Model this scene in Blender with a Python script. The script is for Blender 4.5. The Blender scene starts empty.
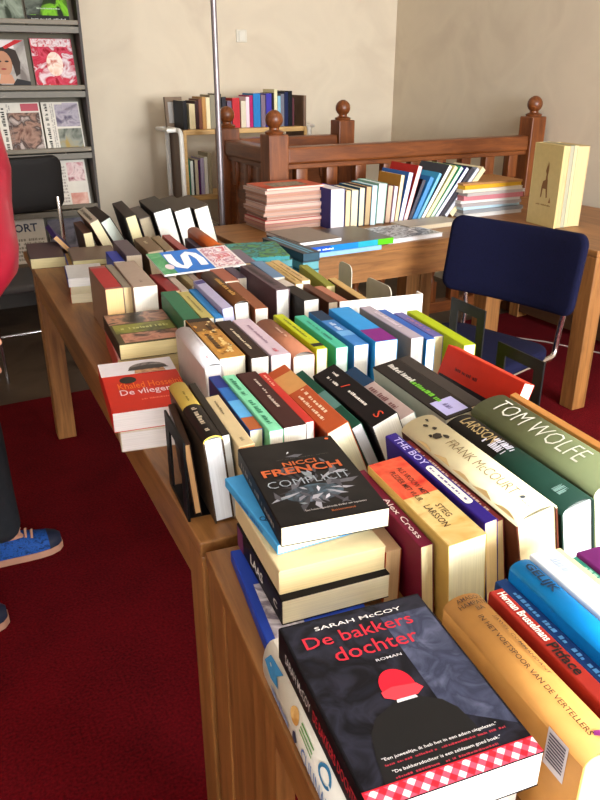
import bpy, bmesh, math, random
from mathutils import Matrix, Vector
random.seed(7)
R=math.radians
SC=bpy.context.scene
COL=SC.collection

# ------------------------------------------------------------------ materials
def lin(h):
    if isinstance(h,(tuple,list)): return (*h[:3],1)
    v=[int(h[i:i+2],16)/255 for i in (0,2,4)]
    return tuple((x/12.92 if x<=.04045 else ((x+.055)/1.055)**2.4) for x in v)+(1,)
MATS={}
def nt(name):
    m=bpy.data.materials.new(name); m.use_nodes=True
    n=m.node_tree.nodes; l=m.node_tree.links
    return m,n,l,n['Principled BSDF']
def plain(h,rough=.5,metal=0,spec=.5,var=.06,scale=40,coat=0):
    k=('p',h,rough,metal,spec,var,scale,coat)
    if k in MATS: return MATS[k]
    m,n,l,b=nt('surface'); c=lin(h)
    b.inputs['Roughness'].default_value=rough; b.inputs['Metallic'].default_value=metal
    b.inputs['Specular IOR Level'].default_value=spec; b.inputs['Coat Weight'].default_value=coat
    if var:
        tc=n.new('ShaderNodeTexCoord'); no=n.new('ShaderNodeTexNoise'); no.inputs['Scale'].default_value=scale; no.inputs['Detail'].default_value=3
        mx=n.new('ShaderNodeMix'); mx.data_type='RGBA'
        mx.inputs[6].default_value=tuple(x*(1-var*1.6) for x in c[:3])+(1,); mx.inputs[7].default_value=tuple(min(1,x*(1+var*1.6)) for x in c[:3])+(1,)
        l.new(tc.outputs['Object'],no.inputs['Vector']); l.new(no.outputs['Fac'],mx.inputs[0]); l.new(mx.outputs[2],b.inputs['Base Color'])
    else: b.inputs['Base Color'].default_value=c
    MATS[k]=m; return m
def paper(h):
    k=('pg',h)
    if k in MATS: return MATS[k]
    m,n,l,b=nt('page_edges'); c=lin(h); b.inputs['Roughness'].default_value=.85
    tc=n.new('ShaderNodeTexCoord'); mp=n.new('ShaderNodeMapping'); mp.inputs['Scale'].default_value=(520,9,9)
    no=n.new('ShaderNodeTexNoise'); no.inputs['Scale'].default_value=1; no.inputs['Detail'].default_value=2
    rp=n.new('ShaderNodeValToRGB'); rp.color_ramp.elements[0].position=.3; rp.color_ramp.elements[1].position=.62
    rp.color_ramp.elements[0].color=tuple(x*.88 for x in c[:3])+(1,); rp.color_ramp.elements[1].color=c
    l.new(tc.outputs['Object'],mp.inputs[0]); l.new(mp.outputs[0],no.inputs['Vector']); l.new(no.outputs['Fac'],rp.inputs[0]); l.new(rp.outputs[0],b.inputs['Base Color'])
    bp=n.new('ShaderNodeBump'); bp.inputs['Strength'].default_value=.25; bp.inputs['Distance'].default_value=.001
    l.new(no.outputs['Fac'],bp.inputs['Height']); l.new(bp.outputs[0],b.inputs['Normal'])
    MATS[k]=m; return m
def wood(a,bcol,sc=(3,40,40),rough=.45,name='wood'):
    k=('w',a,bcol,sc,rough)
    if k in MATS: return MATS[k]
    m,n,l,b=nt(name); b.inputs['Roughness'].default_value=rough
    tc=n.new('ShaderNodeTexCoord'); mp=n.new('ShaderNodeMapping'); mp.inputs['Scale'].default_value=sc
    no=n.new('ShaderNodeTexNoise'); no.inputs['Scale'].default_value=1; no.inputs['Detail'].default_value=6; no.inputs['Roughness'].default_value=.65; no.inputs['Distortion'].default_value=.6
    rp=n.new('ShaderNodeValToRGB'); e=rp.color_ramp.elements; e[0].position=.3; e[1].position=.7; e[0].color=lin(a); e[1].color=lin(bcol)
    l.new(tc.outputs['Object'],mp.inputs[0]); l.new(mp.outputs[0],no.inputs['Vector']); l.new(no.outputs['Fac'],rp.inputs[0]); l.new(rp.outputs[0],b.inputs['Base Color'])
    bp=n.new('ShaderNodeBump'); bp.inputs['Strength'].default_value=.12; bp.inputs['Distance'].default_value=.002
    l.new(no.outputs['Fac'],bp.inputs['Height']); l.new(bp.outputs[0],b.inputs['Normal'])
    MATS[k]=m; return m
def mottled(cols,scale,name='printed_picture',rough=.4,detail=4):
    k=('m',tuple(cols),scale,name)
    if k in MATS: return MATS[k]
    m,n,l,b=nt(name); b.inputs['Roughness'].default_value=rough; b.inputs['Specular IOR Level'].default_value=.15
    tc=n.new('ShaderNodeTexCoord'); no=n.new('ShaderNodeTexNoise'); no.inputs['Scale'].default_value=scale; no.inputs['Detail'].default_value=detail; no.inputs['Distortion'].default_value=.8
    rp=n.new('ShaderNodeValToRGB'); cr=rp.color_ramp; N=len(cols)
    for i,c in enumerate(cols):
        p=.32+.36*i/(N-1)
        if i==0: e=cr.elements[0]; e.position=p
        elif i==1: e=cr.elements[1]; e.position=p
        else: e=cr.elements.new(p)
        e.color=lin(c)
    l.new(tc.outputs['Object'],no.inputs['Vector']); l.new(no.outputs['Fac'],rp.inputs[0]); l.new(rp.outputs[0],b.inputs['Base Color'])
    MATS[k]=m; return m
def check_mat():
    m,n,l,b=nt('red_gingham'); b.inputs['Roughness'].default_value=.4
    tc=n.new('ShaderNodeTexCoord'); mp=n.new('ShaderNodeMapping'); mp.inputs['Rotation'].default_value=(R(45),0,0)
    l.new(tc.outputs['Object'],mp.inputs[0]); sp=n.new('ShaderNodeSeparateXYZ'); l.new(mp.outputs[0],sp.inputs[0])
    outs=[]
    for ax in ('Y','Z'):
        mu=n.new('ShaderNodeMath'); mu.operation='MULTIPLY'; mu.inputs[1].default_value=75
        fr=n.new('ShaderNodeMath'); fr.operation='FRACT'; gt=n.new('ShaderNodeMath'); gt.operation='GREATER_THAN'; gt.inputs[1].default_value=.5
        l.new(sp.outputs[ax],mu.inputs[0]); l.new(mu.outputs[0],fr.inputs[0]); l.new(fr.outputs[0],gt.inputs[0]); outs.append(gt)
    ad=n.new('ShaderNodeMath'); ad.operation='ADD'; l.new(outs[0].outputs[0],ad.inputs[0]); l.new(outs[1].outputs[0],ad.inputs[1])
    mu=n.new('ShaderNodeMath'); mu.operation='MULTIPLY'; mu.inputs[1].default_value=.5; l.new(ad.outputs[0],mu.inputs[0])
    rp=n.new('ShaderNodeValToRGB'); rp.color_ramp.interpolation='CONSTANT'; e=rp.color_ramp.elements
    e[0].position=0; e[0].color=lin('c8102a'); e[1].position=.4; e[1].color=lin('e0506a'); e2=e.new(.9); e2.color=lin('f8e4e4')
    l.new(mu.outputs[0],rp.inputs[0]); l.new(rp.outputs[0],b.inputs['Base Color']); return m
def cover(h): return plain(h,.45,0,.14,.05,60)
def ink(h): return plain(h,.5,0,.3,0)

# ------------------------------------------------------------------ mesh helpers
def mesh_obj(name,verts,faces,mats,parent=None,mi=None,smooth=False,mtx=None):
    me=bpy.data.meshes.new(name); me.from_pydata([tuple(v) for v in verts],[],faces); me.update()
    if not isinstance(mats,(list,tuple)): mats=[mats]
    for m in mats: me.materials.append(m)
    if mi:
        for p,i in zip(me.polygons,mi): p.material_index=i
    if smooth:
        for p in me.polygons: p.use_smooth=True
    o=bpy.data.objects.new(name,me); COL.objects.link(o)
    if parent: o.parent=parent
    if mtx is not None: o.matrix_local=mtx
    return o
def thing(name,label,cat,loc=(0,0,0),rot=(0,0,0),group=None,mtx=None):
    o=bpy.data.objects.new(name,None); COL.objects.link(o); o.empty_display_size=.05
    if mtx is not None: o.matrix_world=mtx
    else: o.location=loc; o.rotation_euler=rot
    tag(o,label,cat,group); return o
def tag(o,label,cat,group=None):
    o['label']=label; o['category']=cat
    if group: o['group']=group
    return o
def struct(o): o['kind']='structure'; return o
class MB:
    def __init__(s): s.bm=bmesh.new()
    def box(s,x0,x1,y0,y1,z0,z1,bev=0,M=None):
        r=bmesh.ops.create_cube(s.bm,size=1); vs=r['verts']
        bmesh.ops.scale(s.bm,vec=(x1-x0,y1-y0,z1-z0),verts=vs); bmesh.ops.translate(s.bm,vec=((x0+x1)/2,(y0+y1)/2,(z0+z1)/2),verts=vs)
        if M is not None: bmesh.ops.transform(s.bm,matrix=M,verts=vs)
        if bev:
            es=list({e for v in vs for e in v.link_edges}); bmesh.ops.bevel(s.bm,geom=es,offset=bev,segments=2,affect='EDGES',profile=.5)
        return s
    def lathe(s,prof,c=(0,0,0),seg=20,M=None):
        rings=[]
        for r,z in prof:
            rings.append([s.bm.verts.new((c[0]+r*math.cos(2*math.pi*i/seg),c[1]+r*math.sin(2*math.pi*i/seg),c[2]+z)) for i in range(seg)])
        for a,b in zip(rings,rings[1:]):
            for i in range(seg): s.bm.faces.new((a[i],a[(i+1)%seg],b[(i+1)%seg],b[i]))
        s.bm.faces.new(rings[0][::-1]); s.bm.faces.new(rings[-1])
        if M is not None: bmesh.ops.transform(s.bm,matrix=M,verts=[v for r in rings for v in r])
        return s
    def tube(s,pts,r,seg=10):
        pts=[Vector(p) for p in pts]; rings=[]; up=None
        for i,p in enumerate(pts):
            t=(pts[min(i+1,len(pts)-1)]-pts[max(i-1,0)]).normalized()
            if up is None:
                up=Vector((0,0,1)) if abs(t.z)<.9 else Vector((1,0,0))
            a=t.cross(up).normalized(); up=a.cross(t).normalized()
            rings.append([s.bm.verts.new(p+a*r*math.cos(2*math.pi*k/seg)+up*r*math.sin(2*math.pi*k/seg)) for k in range(seg)])
        for a,b in zip(rings,rings[1:]):
            for i in range(seg): s.bm.faces.new((a[i],a[(i+1)%seg],b[(i+1)%seg],b[i]))
        s.bm.faces.new(rings[0][::-1]); s.bm.faces.new(rings[-1]); return s
    def prism(s,poly,axis_fn,d0,d1):
        a=[s.bm.verts.new(axis_fn(p,d0)) for p in poly]; b=[s.bm.verts.new(axis_fn(p,d1)) for p in poly]
        n=len(poly)
        for i in range(n): s.bm.faces.new((a[i],a[(i+1)%n],b[(i+1)%n],b[i]))
        s.bm.faces.new(a[::-1]); s.bm.faces.new(b); return s
    def build(s,name,mat,parent=None,smooth=False,mtx=None):
        bmesh.ops.recalc_face_normals(s.bm,faces=s.bm.faces)
        me=bpy.data.meshes.new(name); s.bm.to_mesh(me); s.bm.free(); me.materials.append(mat)
        if smooth:
            for p in me.polygons: p.use_smooth=True
            try: me.set_sharp_from_angle(angle=R(40))
            except Exception: pass
        o=bpy.data.objects.new(name,me); COL.objects.link(o)
        if parent: o.parent=parent
        if mtx is not None: o.matrix_local=mtx
        return o
def arc(c,r,a0,a1,n,plane):
    return [plane(c[0]+r*math.cos(R(a0+(a1-a0)*i/n)),c[1]+r*math.sin(R(a0+(a1-a0)*i/n))) for i in range(n+1)]

# text set as flat printed lettering; place(x,y)->local point
def text_mesh(txt,bold=0,shear=0):
    cu=bpy.data.curves.new('t','FONT'); cu.body=txt; cu.resolution_u=2; cu.offset=(.004,.022,-.011)[int(bold)]; cu.shear=shear
    o=bpy.data.objects.new('t',cu); COL.objects.link(o)
    dg=bpy.context.evaluated_depsgraph_get(); me=bpy.data.meshes.new_from_object(o.evaluated_get(dg))
    vs=[v.co.copy() for v in me.vertices]; fs=[tuple(p.vertices) for p in me.polygons]
    bpy.data.objects.remove(o); bpy.data.curves.remove(cu); bpy.data.meshes.remove(me)
    xs=[v.x for v in vs]; ys=[v.y for v in vs]; x0,x1,y0,y1=min(xs),max(xs),min(ys),max(ys)
    return [((v.x-x0)/(x1-x0),(v.y-y0)/(y1-y0)) for v in vs],fs
def lettering(name,txt,place,col,parent,bold=0,shear=0,fine=0):
    vs,fs=text_mesh(txt,bold,shear)
    if fine:                                   # dense enough to follow a rounded spine
        bm=bmesh.new(); vv=[bm.verts.new((x,y,0)) for x,y in vs]
        for f in fs:
            try: bm.faces.new([vv[i] for i in f])
            except ValueError: pass
        for it in range(4):
            es=[e for e in bm.edges if abs(e.verts[0].co.y-e.verts[1].co.y)>.12]
            if not es: break
            bmesh.ops.subdivide_edges(bm,edges=es,cuts=1); bmesh.ops.triangulate(bm,faces=bm.faces)
        bm.verts.index_update(); vs=[(v.co.x,v.co.y) for v in bm.verts]; fs=[tuple(v.index for v in f.verts) for f in bm.faces]; bm.free()
    return mesh_obj(name,[place(x,y) for x,y in vs],fs,ink(col),parent)
def dashes(name,place,col,parent,rows=1,seed=0,n=14):
    rg=random.Random(seed); vs=[];fs=[]
    for r in range(rows):
        y0=r/rows+.1/rows; y1=(r+.75)/rows; x=0
        while x<1:
            w=rg.uniform(.25,1.0)/n
            if rg.random()>.16:
                x1=min(1,x+w*.72); hh=y0+(y1-y0)*rg.choice((.7,1,1,.8)); k=len(vs)
                vs+=[place(x,y0),place(x1,y0),place(x1,hh),place(x,hh)]; fs.append((k,k+1,k+2,k+3))
            x+=w
    return mesh_obj(name,vs,fs,ink(col),parent)

# ------------------------------------------------------------------ books
def book_matrix(mode,loc,az,le):
    if mode=='u': M=Matrix.Rotation(az,4,'Z')@Matrix.Rotation(le,4,'Y')
    else:
        P=Matrix(((1,0,0),(0,0,-1),(0,1,0))) if mode=='s' else Matrix(((-1,0,0),(0,0,1),(0,1,0)))
        M=Matrix.Rotation(le,4,'Y')@P.to_4x4()
    return Matrix.Translation(loc)@M
PROTO={}
def make_book(rec):
    typ,kind,label,group,mode,loc,az,le,L,T,W,sc,cc,pc,ex=rec
    root=thing(('hardback' if typ=='hard' else 'paperback')+'_book',label,'book',group=group,mtx=book_matrix(mode,loc,az,le))
    rnd=kind.endswith('r'); hard=typ=='hard'
    t=min(.0026 if hard else .0012,T*.14); ov=.003 if hard else .0006
    h=min(.3*T,.014) if rnd else min(.0022,T*.12)
    def prof(off):
        pts=[(-T/2+off,0)]; n=10 if rnd else 3
        if rnd:
            for i in range(n+1):
                a=math.pi*(1-i/n); pts.append(((T/2-off)*math.cos(a),W-h+(h-off)*math.sin(a)))
        else:
            r=h
            for i in range(n+1):
                a=math.pi-(math.pi/2)*i/n; pts.append((-T/2+r+(r-off)*math.cos(a) if r>off else -T/2+off,W-r+max(r-off,0)*math.sin(a) if r>off else W-off))
            for i in range(n+1):
                a=math.pi/2-(math.pi/2)*i/n; pts.append((T/2-r+(r-off)*math.cos(a) if r>off else T/2-off,W-r+max(r-off,0)*math.sin(a) if r>off else W-off))
        pts.append((T/2-off,0)); return pts
    o,i_=prof(0),prof(t); n=len(o); V=[];F=[];MI=[]
    for y in (0,L):
        V+=[(x,y,z) for x,z in o]; V+=[(x,y,z) for x,z in i_]
    for k in range(n-1):
        mi=0 if 0<k<n-2 else 1
        F.append((k,2*n+k,2*n+k+1,k+1)); MI.append(mi)
        F.append((n+k,n+k+1,3*n+k+1,3*n+k)); MI.append(1)
        F.append((k,k+1,n+k+1,n+k)); MI.append(mi)
        F.append((2*n+k,3*n+k,3*n+k+1,2*n+k+1)); MI.append(mi)
    F.append((0,n,3*n,2*n)); MI.append(1); F.append((n-1,3*n-1,4*n-1,2*n-1)); MI.append(1)
    cv=mesh_obj('cover',V,F,[cover(sc),cover(cc)],root,MI)
    if rnd:
        for p,m in zip(cv.data.polygons,MI): p.use_smooth=(m==0)
    b=MB(); b.box(-T/2+t*1.02,T/2-t*1.02,ov,L-ov,ov,W-max(h*.75,t*1.05),0)
    pb=b.build('page_block',paper(pc),root)
    def zs(x):
        if rnd: return W-h+h*math.sqrt(max(0,1-(2*x/T)**2))
        return W
    for s0,s1,c in ex.get('bands',()):
        p=prof(-.0003); p=[q for q in p if q[1]>W-h-.02 or True]
        p=[(p[0][0],W-h-.0015)]+p[1:-1]+[(p[-1][0],W-h-.0015)]
        if not rnd: p=[(-T/2*.96,W+.0003),(T/2*.96,W+.0003)]
        V=[];F=[]
        for y in (L*(1-s0)-.0004,L*(1-s1)+.0004): V+=[(x,y,z) for x,z in p]
        m=len(p)
        for k in range(m-1): F.append((k,m+k,m+k+1,k+1))
        mesh_obj('spine_band',V,F,cover(c) if isinstance(c,str) else mottled(list(c),18),root,smooth=rnd)
    if 'plate' in ex:
        s0,s1,c=ex['plate']; m=12; V=[(0,L*(1-(s0+s1)/2),W+.0004)]; 
        hw=T*.3; y0=L*(1-s0)-hw; y1=L*(1-s1)+hw
        ring=[(hw*math.cos(math.pi*i/m),y0+hw*math.sin(math.pi*i/m)) for i in range(m+1)]+[(-hw*math.cos(math.pi*i/m),y1-hw*math.sin(math.pi*i/m)) for i in range(m+1)]
        V+=[(x,y,W+.0004) for x,y in ring]; q=len(ring)
        if s1>.9: mesh_obj('price_sticker',[(-T*.36,L*(1-s0),W+.0004),(T*.4,L*(1-s0),W+.0004),(T*.4,L*(1-s1),W+.0004),(-T*.36,L*(1-s1),W+.0004)],[(0,1,2,3)],cover(c),root)
        else: mesh_obj('title_plate',V,[(0,1+k,1+(k+1)%q) for k in range(q)],cover(c),root)
        dashes('title_lettering',lambda a,b_:((b_-.5)*T*.25,y0-(y0-y1)*a,W+.0008),'6a6090',root,1,int(T*1e5),9)
    for k,tt in enumerate(ex.get('t',())):
        txt,c,s0,s1,hh,xo=tt[:6]; bold=tt[6] if len(tt)>6 else 0
        pl=lambda a,b_,s0=s0,s1=s1,hh=hh,xo=xo:(((b_-.5)*hh+xo)*T,L*(1-s0-(s1-s0)*a),zs(((b_-.5)*hh+xo)*T)+(.0019 if rnd else .0009))
        if txt and txt!='h': lettering('title_lettering',txt,pl,c,root,bold,0,rnd)
        else: dashes('title_lettering',pl,c,root,1,int(L*1e4)+k,max(8,int((s1-s0)*26)))
    return root,L,T,W
BOOKS=[
('hard', 'hbr', 'thick white cookbook with blue lettering lying under the black book with the red cap', 'books on the near table', 'u', (0.4451, 0.3587, 0.787), -0.1246, -1.5708, 0.2562, 0.07, 0.1916, 'e9e6dc', 'e9e6dc', 'f4f0e6', {'tag': 'cook'}),
('paper', 'pb', 'black paperback with a red cap and checked strip lying on the white cookbook', 'books on the near table', 'u', (0.4367, 0.3345, 0.8455), -0.1344, -1.5708, 0.2452, 0.045, 0.1793, '100e12', '141218', 'f4f0e6', {'tag': 'bakker'}),
('hard', 'hbr', 'thick tan hardback with rounded spine and barcode beside the flat black book', 'books on the near table', 'u', (0.4785, 0.3001, 0.75), -0.103, 0.0, 0.235, 0.052, 0.135, 'cc9450', 'cc9450', 'd8c090', {'t': [('JAWEL, COMMANDANT', '4a3020', 0.19, 0.6, 0.11, 0.22), ('IN HET VOETSPOOR VAN DE VERTELLERS', '4a3020', 0.17, 0.93, 0.12, -0.08)], 'tag': 'tan'}),
('paper', 'pb', 'dark red paperback with white and black spine lettering beside the tan hardback', 'books on the near table', 'u', (0.5236, 0.2977, 0.75), -0.103, 0.0, 0.23, 0.0197, 0.13, 'a02c22', 'a02c22', 'e0d0a8', {'t': [('Herman Brusselmans', 'f6eee4', 0.03, 0.41, 0.55, 0.08, 1), ('Pitface', '1a1210', 0.43, 0.64, 0.7, 0, 1)]}),
('paper', 'pb', 'narrow navy paperback with pale blue spine lettering between red and bright blue books', 'books on the near table', 'u', (0.5522, 0.3189, 0.75), -0.103, 0.0, 0.23, 0.0175, 0.12, '1d3f77', '1d3f77', 'f4f0e6', {'t': [(None, '5c9fd8', 0.12, 0.95, 0.5, 0)]}),
('hard', 'hbr', 'bright blue hardback with dark capitals on its spine in the front row', 'books on the near table', 'u', (0.5773, 0.3139, 0.75), -0.103, 0.0, 0.23, 0.0338, 0.145, '0c90e4', '0c7ccc', 'f4f0e6', {'t': [('GELIJK', '0d2c4c', 0.05, 0.29, 0.46, -0.06, 1)]}),
('paper', 'pb', 'plain white paperback in the front row right of the bright blue hardback', 'books on the near table', 'u', (0.6135, 0.3156, 0.75), -0.103, 0.0, 0.23, 0.0384, 0.145, 'e9eef0', 'e9eef0', 'f4f0e6', {'t': [(None, 'b8c4d8', 0.08, 0.2, 0.5, 0.1)]}),
('paper', 'pb', 'thin pale yellow book between white and teal spines in the front row', 'books on the near table', 'u', (0.6402, 0.3153, 0.75), -0.103, 0.0, 0.23, 0.0108, 0.14, 'efe6a8', 'efe6a8', 'f4f0e6', {}),
('paper', 'pb', 'teal patterned book beside the purple one at the right picture edge', 'books on the near table', 'u', (0.6497, 0.2966, 0.75), -0.103, 0.0, 0.23, 0.0124, 0.135, '3f9d8c', '3f9d8c', 'f4f0e6', {'t': [(None, '9fd8c0', 0.1, 0.9, 0.6, 0)]}),
('paper', 'pb', 'purple book with white script at the right picture edge, in front of dark green hardback', 'books on the near table', 'u', (0.6747, 0.2957, 0.75), -0.103, 0.0, 0.23, 0.038, 0.14, '6a1f63', '6a1f63', 'f4f0e6', {'t': [(None, 'f0e4f0', 0.25, 0.6, 0.5, 0)]}),
('paper', 'pb', 'blue book with a pale picture at the very bottom of the tall stack', 'books on the near table', 'u', (0.4575, 0.633, 0.76), -0.1829, -1.5708, 0.2377, 0.02, 0.15, '2340a8', '2a48b0', 'f4f0e6', {'tag': 'stackbottom'}),
('paper', 'pb', 'black paperback, second from the bottom of the tall stack', 'books on the near table', 'u', (0.5062, 0.6857, 0.792), -0.1122, -1.5708, 0.2, 0.04, 0.1606, '141216', '141216', 'ece2c0', {'tag': 'laas'}),
('paper', 'pb', 'yellowed beige paperback in the middle of the tall stack', 'books on the near table', 'u', (0.505, 0.6973, 0.832), -0.1173, -1.5708, 0.2, 0.038, 0.1569, 'd9c49a', 'e0cda0', 'e6cf9a', {}),
('paper', 'pb', 'thin light blue paperback turned askew under the black top book of the tall stack', 'books on the near table', 'u', (0.5105, 0.7429, 0.86), -0.0351, -1.5708, 0.1993, 0.016, 0.1473, '4aa3e0', '4aa3e0', 'efe6c8', {'tag': 'blue'}),
('paper', 'pb', 'black thriller with orange lettering on top of the tall stack', 'books on the near table', 'u', (0.5198, 0.714, 0.8845), -0.1687, -1.5708, 0.2344, 0.031, 0.1574, '16120f', '1a1614', 'efe3c2', {'tag': 'complicit'}),
('paper', 'pb', 'low tan book with an orange cover edge squeezed beside the tall stack', 'books on the near table', 'u', (0.5196, 0.6983, 0.75), -0.1459, 0.0, 0.16, 0.0244, 0.09, 'c9a27a', 'b04a1c', 'e2bd8c', {}),
('paper', 'pb', 'narrow maroon paperback with white lettering left of the red and yellow thriller', 'books on the near table', 'u', (0.5451, 0.6442, 0.7509), -0.1285, -0.0873, 0.2134, 0.0193, 0.125, '6d1430', '6d1430', 'ead9a8', {'t': [('Alex Cross', 'f0dede', 0.42, 0.92, 0.45, 0)]}),
('paper', 'pb', 'fat red and yellow paperback thriller in the second row', 'books on the near table', 'u', (0.5855, 0.6104, 0.7528), -0.1046, -0.0873, 0.2308, 0.0591, 0.14, 'c9a45a', 'c9a45a', 'e8e2c0', {'t': [('ALS VROUW MET', '3a1c10', 0.13, 0.5, 0.15, 0.14), ('PLEZIER MET VUUR', '3a1c10', 0.16, 0.54, 0.15, -0.12), ('STIEG', '3a1c10', 0.62, 0.76, 0.16, 0.14), ('LARSSON', '3a1c10', 0.6, 0.84, 0.18, -0.12)], 'bands': [(0, 0.48, ('c02c1e', 'd8583a', 'b42a1c')), (0.48, 1, ('c49a50', 'd8bc7c', 'b4803c'))]}),
('paper', 'pb', 'purple paperback with a white title plate on its spine', 'books on the near table', 'u', (0.642, 0.6206, 0.7515), -0.1025, -0.1396, 0.2798, 0.0206, 0.15, '2c1a78', '2c1a78', 'e4c894', {'t': [('THE BOY', 'c9c0f0', 0.06, 0.4, 0.6, 0)], 'plate': (0.42, 0.83, 'efeadf')}),
('paper', 'pb', 'narrow maroon book pressed between the purple and the cream spines', 'books on the near table', 'u', (0.6616, 0.6226, 0.7511), -0.1044, -0.1571, 0.2525, 0.013, 0.145, '7a2a2c', '7a2a2c', 'e4c894', {'t': [(None, 'd9b8a0', 0.1, 0.9, 0.45, 0)]}),
('hard', 'hbr', 'cream hardback with black drawing and capitals on its spine in the second row', 'books on the near table', 'u', (0.707, 0.5915, 0.7575), -0.0996, -0.2094, 0.3079, 0.0667, 0.165, 'e6dcb4', '5a2c1e', 'ece0ba', {'t': [('FRANK McCOURT', '7a6438', 0.32, 0.86, 0.26, 0.0, 2)], 'tag': 'mccourt'}),
('hard', 'hbr', 'dark green hardback with pale lettering on black, left of the olive one', 'books on the near table', 'u', (0.7734, 0.5827, 0.7562), -0.0965, -0.2094, 0.2907, 0.0555, 0.165, '143429', '183028', 'e2ecea', {'t': [('LARSSON', 'b09868', 0.06, 0.36, 0.4, 0.05), (None, 'dcdcec', 0.3, 0.47, 0.36, -0.1), (None, 'dcdcec', 0.34, 0.5, 0.36, 0.16), ('h', '9ac4c0', 0.86, 0.92, 0.5, 0)], 'bands': [(0, 0.45, '1a1612')]}),
('hard', 'hbr', 'big olive green hardback with wide thin white capitals on its spine', 'books on the near table', 'u', (0.8546, 0.5885, 0.7584), -0.103, -0.2269, 0.3, 0.075, 0.175, '6b7350', '6b7350', 'e8ece0', {'t': [('TOM WOLFE', 'e6e6d8', 0.09, 0.8, 0.46, 0.02, 2)]}),
('paper', 'pb', 'thin orange-tan paperback squeezed behind the big olive hardback', 'books on the near table', 'u', (0.9634, 0.6871, 0.7517), -0.103, -0.2443, 0.25, 0.014, 0.15, 'c98a4a', 'c98a4a', 'dcb98a', {}),
('hard', 'hbr', 'yellow and black hardback standing at the left end of the front row', 'books on the long table', 'u', (0.3889, 1.0022, 0.7515), -0.103, -0.0873, 0.2442, 0.0337, 0.165, 'd8bc58', '4a3c30', 'eff2f6', {'t': [(None, '7a6420', 0.14, 0.4, 0.16, 0), (None, 'b8a890', 0.52, 0.92, 0.4, 0)], 'bands': [(0.45, 1, '1c1612')]}),
('hard', 'hb', 'slim dark brown hardback with orange page edges beside the yellow and black one', 'books on the long table', 'u', (0.356, 1.0419, 0.7506), -0.1844, -0.0873, 0.17, 0.0127, 0.14, '3a2418', '2c1c14', 'd39e66', {}),
('paper', 'pb', 'thin black-brown book between the yellow and black hardback and the beige one', 'books on the long table', 'u', (0.4135, 1.0081, 0.7506), -0.1196, -0.0873, 0.2325, 0.0142, 0.16, '2c2620', '2c2620', 'd8d6d0', {}),
('paper', 'pb', 'beige paperback with orange-toned page edges in the front row', 'books on the long table', 'u', (0.4325, 0.9754, 0.751), -0.1094, -0.0698, 0.2113, 0.0276, 0.15, 'cdb78c', 'cdb78c', 'd9a06c', {'t': [(None, '6a5a40', 0.12, 0.4, 0.2, 0), (None, '4a4030', 0.86, 0.92, 0.3, 0)]}),
('paper', 'pb', 'blue paperback with an orange-brown foot and sea picture on its spine', 'books on the long table', 'u', (0.4646, 1.032, 0.75), -0.1067, 0.0, 0.26, 0.0237, 0.145, '2a66b0', '1c2c66', 'eee6c8', {'bands': [(0, 0.25, '22307c'), (0.5, 0.8, '5aa6dc'), (0.8, 1, 'a85a30')]}),
('paper', 'pb', 'mint green paperback with dark capitals along its spine', 'books on the long table', 'u', (0.4894, 1.0045, 0.75), -0.0942, 0.0, 0.2664, 0.0254, 0.15, '7ecfa4', '7ecfa4', 'f4f0e6', {'t': [(None, '2c7a58', 0.08, 0.42, 0.5, 0), (None, '2c7a58', 0.5, 0.9, 0.5, 0)]}),
('paper', 'pb', 'dark brown paperback with pale script title right of the mint green one', 'books on the long table', 'u', (0.5231, 1.0011, 0.75), -0.0988, 0.0, 0.2622, 0.0427, 0.152, '3a1a18', '3a1a18', 'f4f0e6', {'t': [(None, 'c4b4a8', 0.14, 0.44, 0.16, 0.1), (None, 'c4b4a8', 0.48, 0.72, 0.2, 0.05)]}),
('paper', 'pb', 'narrow red paperback between the dark brown and orange-brown ones', 'books on the long table', 'u', (0.5616, 1.0066, 0.7505), -0.1007, -0.0524, 0.2424, 0.0176, 0.15, 'b83028', 'b83028', 'f4f0e6', {'t': [(None, 'e8a890', 0.05, 0.3, 0.4, 0)]}),
('paper', 'pb', 'orange-brown paperback with pale lettering leaning left in the front row', 'books on the long table', 'u', (0.644, 0.9644, 0.7581), -0.0933, -0.384, 0.2933, 0.0427, 0.15, 'b4532c', 'b4532c', 'ece4c4', {'t': [(None, 'eed4b8', 0.42, 0.8, 0.22, 0.16), (None, 'eed4b8', 0.48, 0.86, 0.2, -0.16)], 'bands': [(0.12, 0.4, 'cf9a5c')]}),
('paper', 'pb', 'dark green paperback with a grey title patch leaning left', 'books on the long table', 'u', (0.6905, 0.9729, 0.7544), -0.1005, -0.4189, 0.2687, 0.0211, 0.145, '184c3c', '184c3c', 'e6e8ec', {'bands': [(0.42, 0.7, '5a8a84')]}),
('paper', 'pb', 'black paperback with white lettering and a red mark leaning left in the front row', 'books on the long table', 'u', (0.7291, 0.9475, 0.76), -0.0862, -0.384, 0.2524, 0.0527, 0.152, '171214', '171214', 'f4f0e6', {'t': [(None, 'f0ece4', 0.1, 0.2, 0.16, 0.18), (None, 'f0ece4', 0.12, 0.32, 0.16, -0.12), (None, 'f0ece4', 0.46, 0.76, 0.18, 0), ('S', 'd8482c', 0.88, 0.94, 0.34, 0), ('/', 'd8482c', 0.35, 0.4, 0.3, 0.05)]}),
('paper', 'pb', 'paperback with navy upper and dusty pink lower spine, leaning left', 'books on the long table', 'u', (0.7771, 0.9582, 0.7555), -0.098, -0.3491, 0.2378, 0.0314, 0.145, 'b8a29c', '9ab0a8', 'f4f0e6', {'t': [(None, '7a5050', 0.42, 0.85, 0.5, 0)], 'bands': [(0, 0.36, '1c3c5c')]}),
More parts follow.
